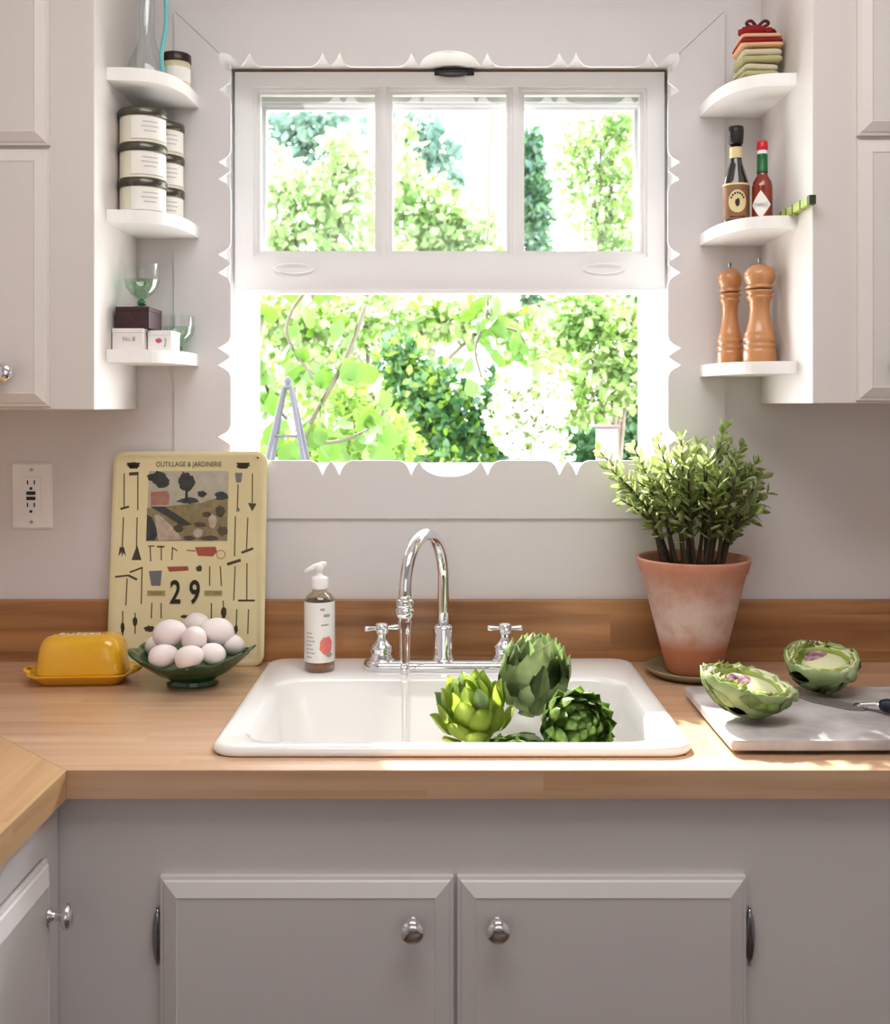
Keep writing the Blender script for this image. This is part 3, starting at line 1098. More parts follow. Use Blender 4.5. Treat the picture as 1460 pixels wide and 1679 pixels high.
ctext('OUTILLAGE & JARDINERIE', 311, 762, .0135, inkb, .80)
for dgt, px in (('2', 290), ('9', 321)):
    x, z = cxy(px, 974)
    text('date_number', dgt, .060, ink, ca, Matrix.Translation((x, YF - .0009, z)) @ STAND, .0003, .70, bold=.0011)
for s, px in (('TUESDAY', 259), ('OCTOBER', 351)):
    x, z = cxy(px, 974)
    bm = B(); box(bm, x - .017, x + .017, YF - .0004, YF, z - .005, z + .005)
    obj('date_slot', bm, mat('slot_tone', srgb(176, 162, 104), .5), ca)
    ctext(s, px, 974, .0085, inkb, .75)
bm = B()
for px, py in ((199, 748), (422, 750), (428, 1078), (190, 1078)):
    x, z = cxy(px, py)
    lathe(bm, [(.0026, 0), (.0026, .0006)], 12, (x, 0, 0))
    for v in bm.verts[-24:] if False else []:
        pass
bm.free()
bm = B()
for px, py in ((199, 748), (422, 750), (428, 1078), (190, 1078)):
    x, z = cxy(px, py)
    b2 = circ(.0026, .0026, 12, x, z)
    prism(bm, b2, 'y', YF - .0006, YF)
obj('corner_holes', bm, ink, ca)

# ================================================================ EGGS IN A GREEN GLASS DISH
dc = Vector((-.442, -.178, CT))
dish = thing('glass_dish', 'dark green ruffled glass dish on a foot, full of white eggs', 'dish', dc)
bm = B()
n = 96
def dish_ring(r, z, ruf):
    out = []
    for i in range(n):
        a = 2 * PI * i / n
        lob = abs(math.sin(4 * a + .5))
        k = 1 + ruf * (.10 * lob - .05)
        out.append((r * k * math.cos(a), .86 * r * k * math.sin(a), z + ruf * (.007 * math.cos(2 * a + .25) + .0035 * math.sin(8 * a))))
    return out
rings = [dish_ring(.044, 0, 0), dish_ring(.046, .003, 0), dish_ring(.038, .007, 0), dish_ring(.042, .011, 0), dish_ring(.062, .020, .2), dish_ring(.085, .036, .6), dish_ring(.103, .051, 1),
         dish_ring(.106, .0535, 1), dish_ring(.1025, .0545, 1), dish_ring(.083, .041, .6), dish_ring(.058, .027, .2), dish_ring(.03, .020, 0)]
loft(bm, rings, True, True)
obj('bowl', bm, dgreeng, dish, sm=True)
ebm = B()
sphere(ebm, .022, u=28, v=20)
for v in ebm.verts:      # egg shape along z
    t = v.co.z / .022
    v.co.x *= 1 - .12 * t; v.co.y *= 1 - .12 * t; v.co.z *= 1.24
eggs = [  # x, y, z(centre over worktop), lean axis euler, scale, label
    (279, 1039, 1.874, (75, 0, 75), 1.12, 'large white egg at the upper left of the pile in the green dish'),
    (319, 1047, 1.856, (60, 15, 10), .97, 'white egg at the centre of the pile, pointing forward'),
    (356, 1036, 1.90, (70, 0, -60), 1.12, 'large white egg at the upper right of the pile in the green dish'),
    (323, 1026, 1.945, (80, 0, 30), 1.06, 'topmost white egg peeping out behind the pile in the green dish'),
    (382, 1058, 1.907, (65, 0, -20), .84, 'white egg at the far right of the pile in the green dish'),
    (268, 1076, 1.840, (75, 0, 100), .93, 'white egg low at the front left of the green dish'),
    (311, 1078, 1.826, (70, 0, 85), .93, 'white egg low at the front centre of the green dish'),
    (349, 1073, 1.850, (60, 0, -40), .89, 'white egg low at the front right of the green dish'),
    (256, 1059, 1.925, (65, 0, 40), .82, 'white egg half hidden at the left back of the green dish'),
]
first = None
for px, py, dep, rot, s, labl in eggs:
    if first is None:
        o = obj('egg', ebm, eggm, sm=True); first = o
    else:
        o = first.copy(); COL.objects.link(o)
    o.location = ((px - 730) * dep / F, dep + CAM_Y, CAM_Z - (py - 665) * dep / F)
    o.rotation_euler = [math.radians(a) for a in rot]
    o.scale = (s, s, s)
    tag(o, labl, 'egg', 'white eggs in the green glass dish')

# ================================================================ BUTTER DISH
bd = thing('butter_dish', 'yellow glazed covered butter dish on the worktop left of the eggs', 'butter dish', (-.6395, -.16, CT), (0, 0, math.radians(3)))
def rrl(hx, hy, r, z, k=6):
    return [(x, y, z) for x, y in rrect(-hx, hx, -hy, hy, r, k)]
bm = loft(B(), [rrl(.070, .036, .02, 0), rrl(.074, .039, .022, .004), rrl(.082, .046, .026, .012), rrl(.090, .053, .030, .017), rrl(.092, .055, .031, .0195), rrl(.090, .053, .03, .0205),
                rrl(.080, .044, .024, .015), rrl(.07, .036, .02, .013)], True, True)
obj('tray', bm, yellow, bd, sm=True)
bm = B()
for s in (-1, 1):
    tube(bm, sample_path([(s * .086, -.018, .018), (s * .098, -.012, .022), (s * .1, 0, .023), (s * .098, .012, .022), (s * .086, .018, .018)], 5), .0035, 10)
obj('tray_handle', bm, yellow, bd, sm=True)
bm = loft(B(), [rrl(.0765, .041, .026, .0165), rrl(.0765, .041, .026, .02), rrl(.0745, .039, .026, .045), rrl(.072, .037, .026, .062), rrl(.067, .033, .024, .074), rrl(.060, .027, .02, .0805), rrl(.05, .019, .015, .083)], True, True)
obj('lid', bm, yellow, bd, sm=True)
text('lettering', 'BUTTER', .019, mat('white_glaze', srgb(240, 226, 206), .3), bd, Matrix.Translation((-.004, -.004, .0832)), .0006, 1.1)

# ================================================================ WALL OUTLET
ou = thing('wall_outlet', 'white wall outlet plate with black test buttons left of the calendar', 'outlet', (-.790, 0, 1.2235))
bm = loft(B(), [[(x, y, z) for x, z in rrect(-w_, w_, -h_, h_, .003, 3)] for w_, h_, y in ((.0395, .064, -.0003), (.0395, .064, -.002), (.036, .0605, -.0055), (.0345, .059, -.006))], True, True)
bmesh.ops.recalc_face_normals(bm, faces=bm.faces)
obj('cover_plate', bm, wht, ou)
obj('receptacle', box(B(), -.0185, .0185, -.0085, -.005, -.037, .037, .0008), wht, ou)
bm = B()
for zz_ in (.026, -.017):
    for dx in (-.0065, .0065):
        box(bm, dx - .0011, dx + .0011, -.0092, -.0084, zz_ - .004, zz_ + .004)
for zz_ in (.0145, -.0295):
    prism(bm, circ(.0028, .0028, 12, 0, zz_), 'y', -.0092, -.0084)
obj('slots', bm, black, ou)
for zz_ in (.0055, -.0045):
    obj('button', box(B(), -.0085, .0085, -.0102, -.008, zz_ - .0033, zz_ + .0033, .0006), black, ou)
for zz_ in (.050, -.050):
    bm = B(); prism(bm, circ(.003, .003, 12, 0, zz_), 'y', -.0072, -.0055)
    obj('screw', bm, chrome_d, ou)

# ================================================================ POTTED PLANT
pc = Vector((.449, -.118, CT))
sa = thing('plant_saucer', 'glazed clay saucer under the terracotta pot', 'saucer', pc)
obj('dish', lathe(B(), [(.066, 0), (.072, .002), (.084, .010), (.088, .015), (.0865, .0165), (.083, .0155), (.070, .008), (.05, .0065), (.01, .006)], 48), saucerm, sa, sm=True)
pot = thing('potted_succulent', 'bushy jade-like succulent in a chalky tapered terracotta pot', 'potted plant', pc + Vector((0, 0, .0065)))
ph = .206
bm = lathe(B(), [(.046, 0), (.049, .003), (.0505, .01), (.093, ph - .028), (.0965, ph - .024), (.101, ph - .004), (.1015, ph), (.0985, ph + .0005), (.095, ph - .004), (.087, ph - .03), (.06, .05)], 56)
obj('pot', bm, clay, pot, auto=60)
obj('soil', lathe(B(), [(.06, ph - .05), (.0895, ph - .022), (.05, ph - .014), (.004, ph - .012)], 32), soil, pot, sm=True)


def leaf_mesh(name, L_, W_, m, fold=.15, thick=0, curl=.1):
    bm = B()
    pr = [(0, .12), (.18, .55), (.45, 1), (.72, .88), (.9, .5), (1, .05)]
    rows = []
    for t, wv in pr:
        z = curl * L_ * t * t
        hw = W_ / 2 * wv
        rows.append([bm.verts.new((-hw, t * L_, z + fold * hw)), bm.verts.new((0, t * L_, z - .0)), bm.verts.new((hw, t * L_, z + fold * hw))])
    for a, b in zip(rows, rows[1:]):
        bm.faces.new((a[0], a[1], b[1], b[0]))
        bm.faces.new((a[1], a[2], b[2], b[1]))
    if thick:
        bmesh.ops.solidify(bm, geom=bm.faces[:], thickness=thick)
    me = bpy.data.meshes.new(name)
    bm.to_mesh(me); bm.free(); smooth(me)
    me.materials.append(m)
    return me


plm = [leaf_mesh('leaf', .0265, .0150, pleaf, .25, .0015, .12), leaf_mesh('leaf', .0235, .0140, pleaf, .3, .0015, .2), leaf_mesh('leaf', .029, .0145, pleaf, .2, .0015, -.1)]
rng = random.Random(11)
# stem tips (px, py, depth offset) read off the photo, real positions in the pot's frame
tips = [(985, 742, .03), (1003, 770, -.03), (1040, 735, .05), (1052, 760, -.04), (1080, 728, .0), (1100, 745, .06), (1117, 722, -.03), (1145, 730, .05), (1160, 745, -.05),
        (1188, 704, .03), (1205, 745, -.02), (1215, 735, .05), (1238, 762, -.04), (1250, 785, .03), (1258, 810, -.01), (1020, 800, .06), (1130, 770, -.07), (1180, 775, -.07), (1080, 790, -.07), (1245, 840, .05)]
pothome = pot.location
placed = []
for i, (px, py, dy) in enumerate(tips):
    yy = pc.y + dy
    dep = yy - CAM_Y
    tip = Vector(((px - 730) * dep / F, yy, CAM_Z - (py - 665) * dep / F)) - pothome
    base = Vector((tip.x * .33 + rng.uniform(-.008, .008), dy * .5 + rng.uniform(-.012, .012), ph - .022))
    if abs(base.x) > .05:
        base.x = math.copysign(.05, base.x)
    mid = base.lerp(tip, .5) + Vector((-tip.x * .10, 0, .015)) + Vector((rng.uniform(-.008, .008), rng.uniform(-.006, .006), 0))
    runs = [(sample_path([base, mid, tip], 9), .27, .0030, 'stem')]
    for q in (0, 1):
        b0 = runs[0][0][7 + 3 * q]
        e = b0 + (tip - base).normalized() * rng.uniform(.04, .065) + Vector((rng.uniform(-.04, .04), rng.uniform(-.03, .03), rng.uniform(-.01, .01)))
        runs.append((sample_path([b0, b0.lerp(e, .5) + Vector((0, 0, .004)), e], 5), .12, .0016, 'twig'))
    st = None
    for path, tstart, r0, nm in runs:
        m0 = len(path)
        o_ = obj(nm, tube(B(), path, (lambda t, r0=r0: r0 * (1 - t) + .0011), 8), stemm, st or pot, sm=True)
        st = st or o_
        L_ = (path[-1] - path[0]).length
        n_pair = max(3, int(L_ * (1 - tstart) / .0125))
        for k in range(n_pair):
            t = tstart + (1 - tstart) * k / max(1, n_pair - 1)
            idx = min(m0 - 2, int(t * (m0 - 1)))
            p = path[idx].lerp(path[idx + 1], t * (m0 - 1) - idx) if t < 1 else path[-1]
            d = (path[idx + 1] - path[idx]).normalized()
            a0 = (k % 2) * PI / 2 + rng.uniform(-.4, .4)
            for s in (0, PI):
                side = Matrix.Rotation(a0 + s, 3, d) @ d.orthogonal().normalized()
                yv = (side * .95 + d * (.25 + .45 * t) + Vector((0, 0, .12))).normalized()
                xv = yv.cross(d).normalized()
                zv = xv.cross(yv)
                sc = rng.uniform(.85, 1.25) * (1.05 - .4 * max(0, t - .6))
                M = Matrix((xv, yv, zv)).transposed().to_4x4()
                placed.append((p.y, st, Matrix.Translation(p) @ M @ Matrix.Scale(sc, 4)))
placed.sort(key=lambda q: q[0])          # the nearest to the room first
rest = B()
for k, (_, st, M) in enumerate(placed):
    me = plm[k % 3]
    if k < 290:
        lo = bpy.data.objects.new('leaf', me)
        COL.objects.link(lo)
        lo.parent = st
        lo.matrix_local = M
    else:
        n0 = len(rest.verts)
        rest.from_mesh(me)
        rest.verts.ensure_lookup_table()
        for v in rest.verts[n0:]:
            v.co = M @ v.co
ro = obj('small_leaves', rest, pleaf, pot, sm=True)
ro['kind'] = 'stuff'


# rest of the small leaves as stuff, on short twigs
def scatter_leaves(name, m, centers, n, L_, W_, seed, parent, up=.3, size_var=.3):
    """leaf blades scattered in ellipsoid blobs: centers = (x,y,z,rx,ry,rz,weight)"""
    rg = np.random.default_rng(seed)
    ws = np.array([c[6] if len(c) > 6 else 1 for c in centers], float); ws /= ws.sum()
    ci = rg.choice(len(centers), n, p=ws)
    cc = np.array([c[:6] for c in centers], float)
    d = rg.normal(size=(n, 3)); d /= np.linalg.norm(d, axis=1)[:, None]
    rr_ = rg.random(n) ** .45
    pos = cc[ci, :3] + d * rr_[:, None] * cc[ci, 3:6]
    yv = d * .7 + rg.normal(size=(n, 3)) * .8 + np.array([0, 0, -.1]); yv /= np.linalg.norm(yv, axis=1)[:, None]
    nv = rg.normal(size=(n, 3)) + np.array([0, -.2, up]); xv = np.cross(yv, nv); xv /= np.linalg.norm(xv, axis=1)[:, None]
    zv = np.cross(xv, yv)
    s = (1 + size_var * rg.normal(size=n)).clip(.45, 1.7)
    loc = np.array([[0, 0, 0], [-.5 * W_, .45 * L_, .12 * W_], [0, .5 * L_, 0], [.5 * W_, .45 * L_, .12 * W_], [0, L_, -.1 * L_], [-.36 * W_, .78 * L_, .03 * W_], [.36 * W_, .78 * L_, .03 * W_]])
    V = pos[:, None, :] + s[:, None, None] * (loc[None, :, 0, None] * xv[:, None, :] + loc[None, :, 1, None] * yv[:, None, :] + loc[None, :, 2, None] * zv[:, None, :])
    V = V.reshape(-1, 3)
    fc = np.array([[0, 2, 1, 1], [0, 3, 2, 2]])
    quads = np.array([[0, 3, 2, 1], [1, 2, 4, 5], [2, 3, 6, 4]])
    Fq = (np.arange(n)[:, None, None] * 7 + quads[None]).reshape(-1)
    me = bpy.data.meshes.new(name)
    nf = n * 3
    me.vertices.add(len(V)); me.vertices.foreach_set('co', V.reshape(-1))
    me.loops.add(nf * 4); me.loops.foreach_set('vertex_index', Fq)
    me.polygons.add(nf); me.polygons.foreach_set('loop_start', np.arange(nf) * 4)
    try:
        me.polygons.foreach_set('loop_total', np.full(nf, 4))
    except Exception:
        pass
    me.update(); me.validate()
    me.materials.append(m)
    o = bpy.data.objects.new(name, me)
    COL.objects.link(o)
    if parent is not None:
        o.parent = parent
        o.matrix_parent_inverse = Matrix.Translation(parent.location).inverted()
    o['kind'] = 'stuff'
    return o





# ================================================================ ARTICHOKES
def bract_mesh(name, m, L_=.045, W_=.032):
    """fleshy pointed scale, base at origin, pointing +z, outside faces -y, cupped around the axis (+y inside)"""
    bm = B()
    pr = [(0, .62, 0), (.22, .92, -.0035), (.42, 1.0, -.0045), (.62, .84, -.003), (.78, .58, -.0005), (.91, .27, .0018), (1, .03, .0022)]
    rows = []
    for t, wv, y in pr:
        hw = W_ / 2 * wv
        rows.append([bm.verts.new((hw * u, y + hw * .55 * u * u * (1 if abs(u) > 0 else 0) - .0012 * (1 - abs(u)), t * L_)) for u in (-1, -.55, 0, .55, 1)])
    for a, b in zip(rows, rows[1:]):
        for i in range(4):
            bm.faces.new((a[i], a[i + 1], b[i + 1], b[i]))
    bmesh.ops.solidify(bm, geom=bm.faces[:], thickness=-.0016)
    me = bpy.data.meshes.new(name)
    bm.to_mesh(me); bm.free(); smooth(me)
    me.materials.append(m)
    return me


bractm = {k: bract_mesh('bract', m) for k, m in (('g', artl), ('l', artl2), ('d', artd))}


def artichoke(label, loc, rot, R_=.052, H_=.115, n=62, kind='g', open_=0.0, seed=0, t0=34, t1=62, bs=1.0, stem_len=.012, grp='artichokes in the sink'):
    t_ = thing('artichoke', label, 'artichoke', loc, [math.radians(a) for a in rot], grp)
    rg = random.Random(seed)
    # core
    bm = B()
    prof = []
    for i in range(11):
        t = i / 10
        prof.append((max(.001, R_ * .80 * math.sin(PI * (.12 + .86 * t)) ** .8), -H_ * .42 + H_ * .82 * t))
    lathe(bm, prof, 20)
    obj('heart', bm, {'g': artl, 'l': artl2, 'd': artd}[kind], t_, sm=True)
    bm = B()
    lathe(bm, [(.013, -H_ * .45 - stem_len), (.014, -H_ * .45 - stem_len + .002), (.012, -H_ * .45), (.02, -H_ * .38)], 16)
    obj('stem', bm, artl, t_, auto=50)
    for i in range(n):
        f = i / (n - 1)
        a = i * 2.39996 + rg.uniform(-.06, .06)
        z = -H_ * .42 + H_ * .70 * f ** .92
        pr_ = R_ * (.50 + .52 * math.sin(PI * min(1, (.10 + .80 * f))) ** .7) * (1 - .42 * f ** 3)
        tilt = math.radians(t0 - t1 * f + 40 * open_ * (1 - f) + rg.uniform(-3, 3))
        s = (.80 + .32 * math.sin(PI * f)) * (R_ / .052) * (1 - .25 * f) * bs
        M = Matrix.Rotation(a, 4, 'Z') @ Matrix.Translation((0, -pr_ * (.93), z)) @ Matrix.Rotation(tilt, 4, 'X') @ Matrix.Diagonal((s * 1.06, s, s, 1))
        lo = bpy.data.objects.new('bract', bractm[kind if rg.random() > .15 else ('g' if kind == 'l' else kind)])
        COL.objects.link(lo)
        lo.parent = t_
        lo.matrix_local = M
    return t_


artichoke('tall green artichoke standing upright at the top of the pile in the sink', (.143, -.345, .966), (-2, 14, 20), .054, .135, 54, 'g', .05, 1, 16, 36, 1.2, .004)
artichoke('round artichoke with dark-edged leaves facing forward at the right of the pile', (.196, -.458, .917), (62, 8, 14), .048, .10, 56, 'd', .1, 2, bs=1.1)
artichoke('lime-green sunlit artichoke with open leaves at the left of the pile', (.044, -.402, .920), (8, -24, 30), .045, .110, 30, 'l', .45, 3, 26, 40, 1.4)
artichoke('low artichoke mostly hidden by the sink rim at the front of the pile', (.092, -.500, .872), (70, 0, 5), .038, .095, 56, 'd', .2, 4)
# lower layer that carries the pile
artichoke('artichoke at the bottom of the sink under the tall green one', (.130, -.315, .818), (95, 0, 60), .042, .10, 44, 'g', 0, 5)
artichoke('artichoke at the bottom of the sink under the dark-edged one', (.215, -.455, .815), (95, 0, 200), .042, .10, 40, 'g', 0, 6)
artichoke('artichoke at the bottom of the sink under the lime-green one', (.020, -.390, .816), (95, 0, -60), .042, .10, 40, 'g', 0, 7)


# cut halves --------------------------------------------------------------
def half_artichoke(label, loc, rot, L_=.064, Wd=.046, D_=.05, seed=0):
    """lying on its back, cut face up (+z); long axis x, leaf tips at -x"""
    t_ = thing('artichoke_half', label, 'artichoke', loc, [math.radians(a) for a in rot], 'cut artichoke halves on the marble board')
    rg = random.Random(seed)

    def shell(sc, thick, m, name, zoff=0, ragged=0):
        bm = B()
        nu, nv = 40, 9
        grid = []
        for j in range(nv):
            ph_ = PI / 2 * j / (nv - 1)          # 0 rim .. pi/2 bottom
            row = []
            for i in range(nu):
                a = 2 * PI * i / nu
                ex = 1.0
                x = math.cos(a) * math.cos(ph_) * L_ * sc
                if math.cos(a) < 0:
                    x *= 1.0 + .10 * math.cos(a) ** 2
                y = math.sin(a) * math.cos(ph_) * Wd * sc
                z = -D_ * sc * math.sin(ph_) + zoff
                if j == 0 and ragged:
                    z += ragged * rg.uniform(-.2, 1)
                    x *= 1 + .05 * rg.uniform(-1, 1)
                row.append(bm.verts.new((x, y, z)))
            grid.append(row)
        for a_, b_ in zip(grid, grid[1:]):
            for i in range(nu):
                j = (i + 1) % nu
                bm.faces.new((a_[i], a_[j], b_[j], b_[i]))
        bmesh.ops.remove_doubles(bm, verts=bm.verts, dist=1e-5)
        bmesh.ops.solidify(bm, geom=bm.faces[:], thickness=thick)
        return obj(name, bm, m, t_, sm=True)
    shell(1.0, .0022, artl, 'outer_leaf_layer', 0, .006)
    shell(.93, .003, artc, 'leaf_layer', -.0008, .006)
    shell(.86, .003, artl2, 'leaf_layer', -.0015, .006)
    shell(.79, .003, artc, 'leaf_layer', -.002, .005)
    shell(.71, .003, artl2, 'leaf_layer', -.0025, .004)
    # flesh on the stem side and fuzzy choke in the middle
    bm = B(); sphere(bm, 1, (L_ * .08, 0, -.011), (L_ * .64, Wd * .68, .013), 28, 14)
    obj('heart', bm, artc, t_, sm=True)
    bm = B(); sphere(bm, 1, (-L_ * .20, 0, -.003), (L_ * .34, Wd * .40, .0065), 24, 12)
    obj('choke', bm, chokem, t_, sm=True)
    # loose leaf tips along the rim
    for k in range(44):
        bm = B()
        a = rg.uniform(.55 * PI, 1.45 * PI) if k < 30 else rg.uniform(0, 2 * PI)
        q = rg.uniform(.74, 1.0)
        p = Vector((math.cos(a) * L_ * q * 1.04, math.sin(a) * Wd * q, -.002))
        o_ = Vector((math.cos(a), math.sin(a), 0))
        sd_ = Vector((-math.sin(a), math.cos(a), 0))
        tp = p + Vector((0, 0, rg.uniform(.006, .013))) - o_ * rg.uniform(-.003, .009)
        v = [bm.verts.new(p - sd_ * .005), bm.verts.new(p + sd_ * .005), bm.verts.new(p.lerp(tp, .6) + sd_ * .003 + o_ * .002), bm.verts.new(tp), bm.verts.new(p.lerp(tp, .6) - sd_ * .003 + o_ * .002)]
        bm.faces.new(v)
        bmesh.ops.solidify(bm, geom=bm.faces[:], thickness=.0008)
        obj('leaf_tip', bm, (artl2, artc, olivem)[k % 3], t_)
    # outer scales under the shell
    for k in range(60):
        f = (k + .5) / 60
        a = k * 2.39996
        # direction on lower half-ellipsoid
        zc_ = -math.sqrt(rg.uniform(.02, .93))
        rr_ = math.sqrt(max(0, 1 - zc_ * zc_))
        pnt = Vector((math.cos(a) * rr_ * L_ * 1.02, math.sin(a) * rr_ * Wd * 1.02, zc_ * D_ * 1.0))
        nrm = Vector((pnt.x / L_ ** 2, pnt.y / Wd ** 2, pnt.z / D_ ** 2)).normalized()
        axis = Vector((-1, 0, .15))
        up_ = (axis - nrm * axis.dot(nrm))
        if up_.length < .2:
            up_ = Vector((0, 0, 1)) - nrm * nrm.z
        up_.normalize()
        yv = -nrm
        xv = yv.cross(up_).normalized()
        M = Matrix((xv, yv, up_)).transposed().to_4x4()
        s = .78
        top_z = (pnt + up_ * .03).z
        if top_z > .006:
            continue
        lo = bpy.data.objects.new('bract', bractm['g' if k % 4 else 'd'])
        COL.objects.link(lo); lo.parent = t_
        lo.matrix_local = Matrix.Translation(pnt - up_ * .006 + nrm * .0008) @ M @ Matrix.Scale(s, 4)
    bm = B(); tube(bm, [(L_ * .88, 0, -.008), (L_ * 1.12, 0, -.006)], [.011, .009], 14)
    obj('stem', bm, artl, t_, auto=50)
    return t_


BT = CT + .020           # top of the marble board
mb = thing('marble_board', 'grey-white marble slab with uneven edge under the cut artichokes', 'cutting board', (.60, -.42, CT))
bm = B()
rg = random.Random(8)
pl = [(.3985, -.571), (.5, -.572), (.6, -.5705), (.7, -.5715), (.805, -.571), (.806, -.42), (.805, -.277), (.6, -.276), (.3985, -.2765), (.398, -.35), (.3975, -.45)]
prism(bm, [(x - .6, y + .42) for x, y in pl], 'z', .006, .020)
bmesh.ops.bevel(bm, geom=bm.edges[:], offset=.0018, segments=2, affect='EDGES')
obj('slab', bm, marble, mb, auto=40)
for x, y in ((.43, -.54), (.43, -.31), (.77, -.31), (.77, -.54)):
    obj('foot', lathe(B(), [(.009, 0), (.01, .002), (.009, .0065)], 16, (x - .6, y + .42, 0)), black, mb, sm=True)

half_artichoke('artichoke half lying cut side up near the left end of the marble board', (.452, -.470, BT + .0585), (9, 12, -6), .064, .050, .049, 1)
half_artichoke('artichoke half with pale choke near the back of the marble board', (.612, -.318, BT + .0565), (12, 8, -60), .056, .054, .048, 2)

# knife
kn = thing('knife', 'kitchen knife with dark navy handle lying on the marble board', 'knife', (.653, -.425, BT + .0005))
kd = Vector((.115, -.115, 0)).normalized()
ks = Vector((kd.y, -kd.x, 0))          # side of the blade towards the camera-left
def kp(a, s, z):
    p = kd * a + ks * s
    return (p.x, p.y, z)
bm = B()
Lb = .125
outline = [(-.01, -.010), (-.01, .010), (-.03, .021), (-.09, .020), (-Lb, .004), (-Lb - .008, -.008), (-.06, -.012), (-.03, -.011)]
prism(bm, [(kp(a, s, 0)[0], kp(a, s, 0)[1]) for a, s in outline], 'z', .0005, .0022)
obj('blade', bm, steel, kn)
bm = B()
tube(bm, [kp(-.03, -.001, .003), kp(-.015, 0, .006), kp(.005, 0, .009), kp(.02, 0, .0105)], [.003, .005, .0062, .0075], 12)
obj('bolster', bm, chrome, kn, sm=True)
bm = B()
tube(bm, [kp(.012, 0, .0115), kp(.02, 0, .0125), kp(.05, .001, .0135), (kp(.085, .002, .0125)), kp(.11, .004, .012), kp(.12, .005, .0115)], [.0088, .0115, .0125, .0115, .0118, .007], 16, flat=.9)
obj('handle', bm, navy, kn, sm=True)

# ================================================================ SHELF THINGS, LEFT
cf = thing('glass_carafe', 'tall clear glass carafe with conical shoulder on the top left shelf', 'carafe', (-.545, -.095, ZL[0]))
bm = lathe(B(), [(.030, 0), (.034, .002), (.036, .012), (.034, .03), (.018, .068), (.0145, .085), (.014, .24), (.018, .25)], 32, cap=False)
bmesh.ops.solidify(bm, geom=bm.faces[:], thickness=.0018)
obj('glass_body', bm, clearg, cf, sm=True)
bm = B()
tube(bm, sample_path([(-.509, -.118, ZL[0] + .003), (-.512, -.119, 2.03), (-.505, -.118, 2.075), (-.5045, -.116, 2.12), (-.512, -.114, 2.19)], 6), .0042, 12)
tag(obj('flexible_straw', bm, aqua, sm=True), 'curved aqua blue straw leaning beside the glass carafe', 'straw')
jr = thing('jar', 'small squat jar of pale contents with dark lid on the top left shelf', 'jar', (-.5015, -.055, ZL[0]))
obj('jar_body', lathe(B(), [(.024, 0), (.0265, .002), (.0265, .046), (.024, .050)], 32), mat('cream_jar', srgb(210, 198, 160), .2, coat=.5), jr, auto=50)
obj('lid', lathe(B(), [(.0275, .047), (.0278, .048), (.0278, .061), (.0265, .063), (.01, .0632)], 32), mat('dark_lid', srgb(58, 46, 40), .3, .4), jr, auto=50)
obj('label', lathe(B(), [(.0268, .010), (.0268, .036)], 32, cap=False), wlabel, jr, sm=True)


def tin_can(r, h, loc, label, first=[None]):
    key = (r, h)
    if first[0] and first[0][0] == key:
        src = first[0][1]
        o = src.copy(); COL.objects.link(o)
        for ch in src.children:
            c = ch.copy(); COL.objects.link(c); c.parent = o
        o.location = loc
        tag(o, label, 'tin', o['group'])
        return o
    o = thing('storage_tin', label, 'tin', loc, (0, 0, 0), 'stacked round tins on the middle left shelf')
    obj('tin_body', lathe(B(), [(r - .001, 0), (r, .001), (r - .0015, .003), (r - .0015, h - .012)], 40), mat('cream_tin', srgb(226, 220, 200), .35), o, auto=50)
    obj('lid', lathe(B(), [(r, h - .014), (r + .0006, h - .013), (r + .0006, h - .0015), (r - .001, h), (.01, h + .0002)], 40), tinlid, o, auto=50)
    bm = B()
    n = 22
    a0, a1 = -PI / 2 - .25, -PI / 2 + 1.5
    A = [bm.verts.new(((r - .0004) * math.cos(a0 + (a1 - a0) * i / n), (r - .0004) * math.sin(a0 + (a1 - a0) * i / n), .006)) for i in range(n + 1)]
    Bv = [bm.verts.new((v.co.x, v.co.y, h - .017)) for v in A]
    for i in range(n):
        bm.faces.new((A[i], A[i + 1], Bv[i + 1], Bv[i]))
    obj('paper_label', bm, wlabel, o, sm=True)
    bm = B()
    for k, (ss, ee) in enumerate(((.5, 1.15), (.45, 1.2), (.55, 1.1))):
        zz_ = h * .5 - k * .008 + .004
        m = 8
        A = [bm.verts.new(((r + .0001) * math.cos(a0 + ss + (ee - ss) * i / m), (r + .0001) * math.sin(a0 + ss + (ee - ss) * i / m), zz_)) for i in range(m + 1)]
        Bv = [bm.verts.new((v.co.x, v.co.y, zz_ + .002)) for v in A]
        for i in range(m):
            bm.faces.new((A[i], A[i + 1], Bv[i + 1], Bv[i]))
    obj('label_print', bm, mat('tin_print', srgb(196, 190, 190), .5), o)
    first[0] = (key, o)
    return o


TH = .0625
for k, nm in enumerate(('bottom', 'middle', 'top')):
    tin_can(.0425, TH, (-.5465, -.115, ZL[1] + k * (TH + .0005)), f'white-labelled round tin with dark lid, {nm} one of the front stack')
for k, nm in enumerate(('bottom', 'middle', 'top')):
    tin_can(.0345, TH * .985, (-.526, -.0365, ZL[1] + k * (TH * .985 + .0005)), f'white-labelled round tin with dark lid, {nm} one of the stack behind')


def carton(name, label, x0, x1, y0, y1, z0, z1, m, lidz=.008, deco=None, rotz=0):
    cx, cy = (x0 + x1) / 2, (y0 + y1) / 2
    o = thing(name, label, 'box', (cx, cy, z0), (0, 0, rotz))
    hx, hy, h = (x1 - x0) / 2, (y1 - y0) / 2, z1 - z0
    obj('box_body', box(B(), -hx, hx, -hy, hy, 0, h - lidz, .0008), m, o)
    obj('lid', box(B(), -hx - .0005, hx + .0005, -hy - .0005, hy + .0005, h - lidz, h, .001), m, o)
    if deco:
        deco(o, hx, hy, h)
    return o


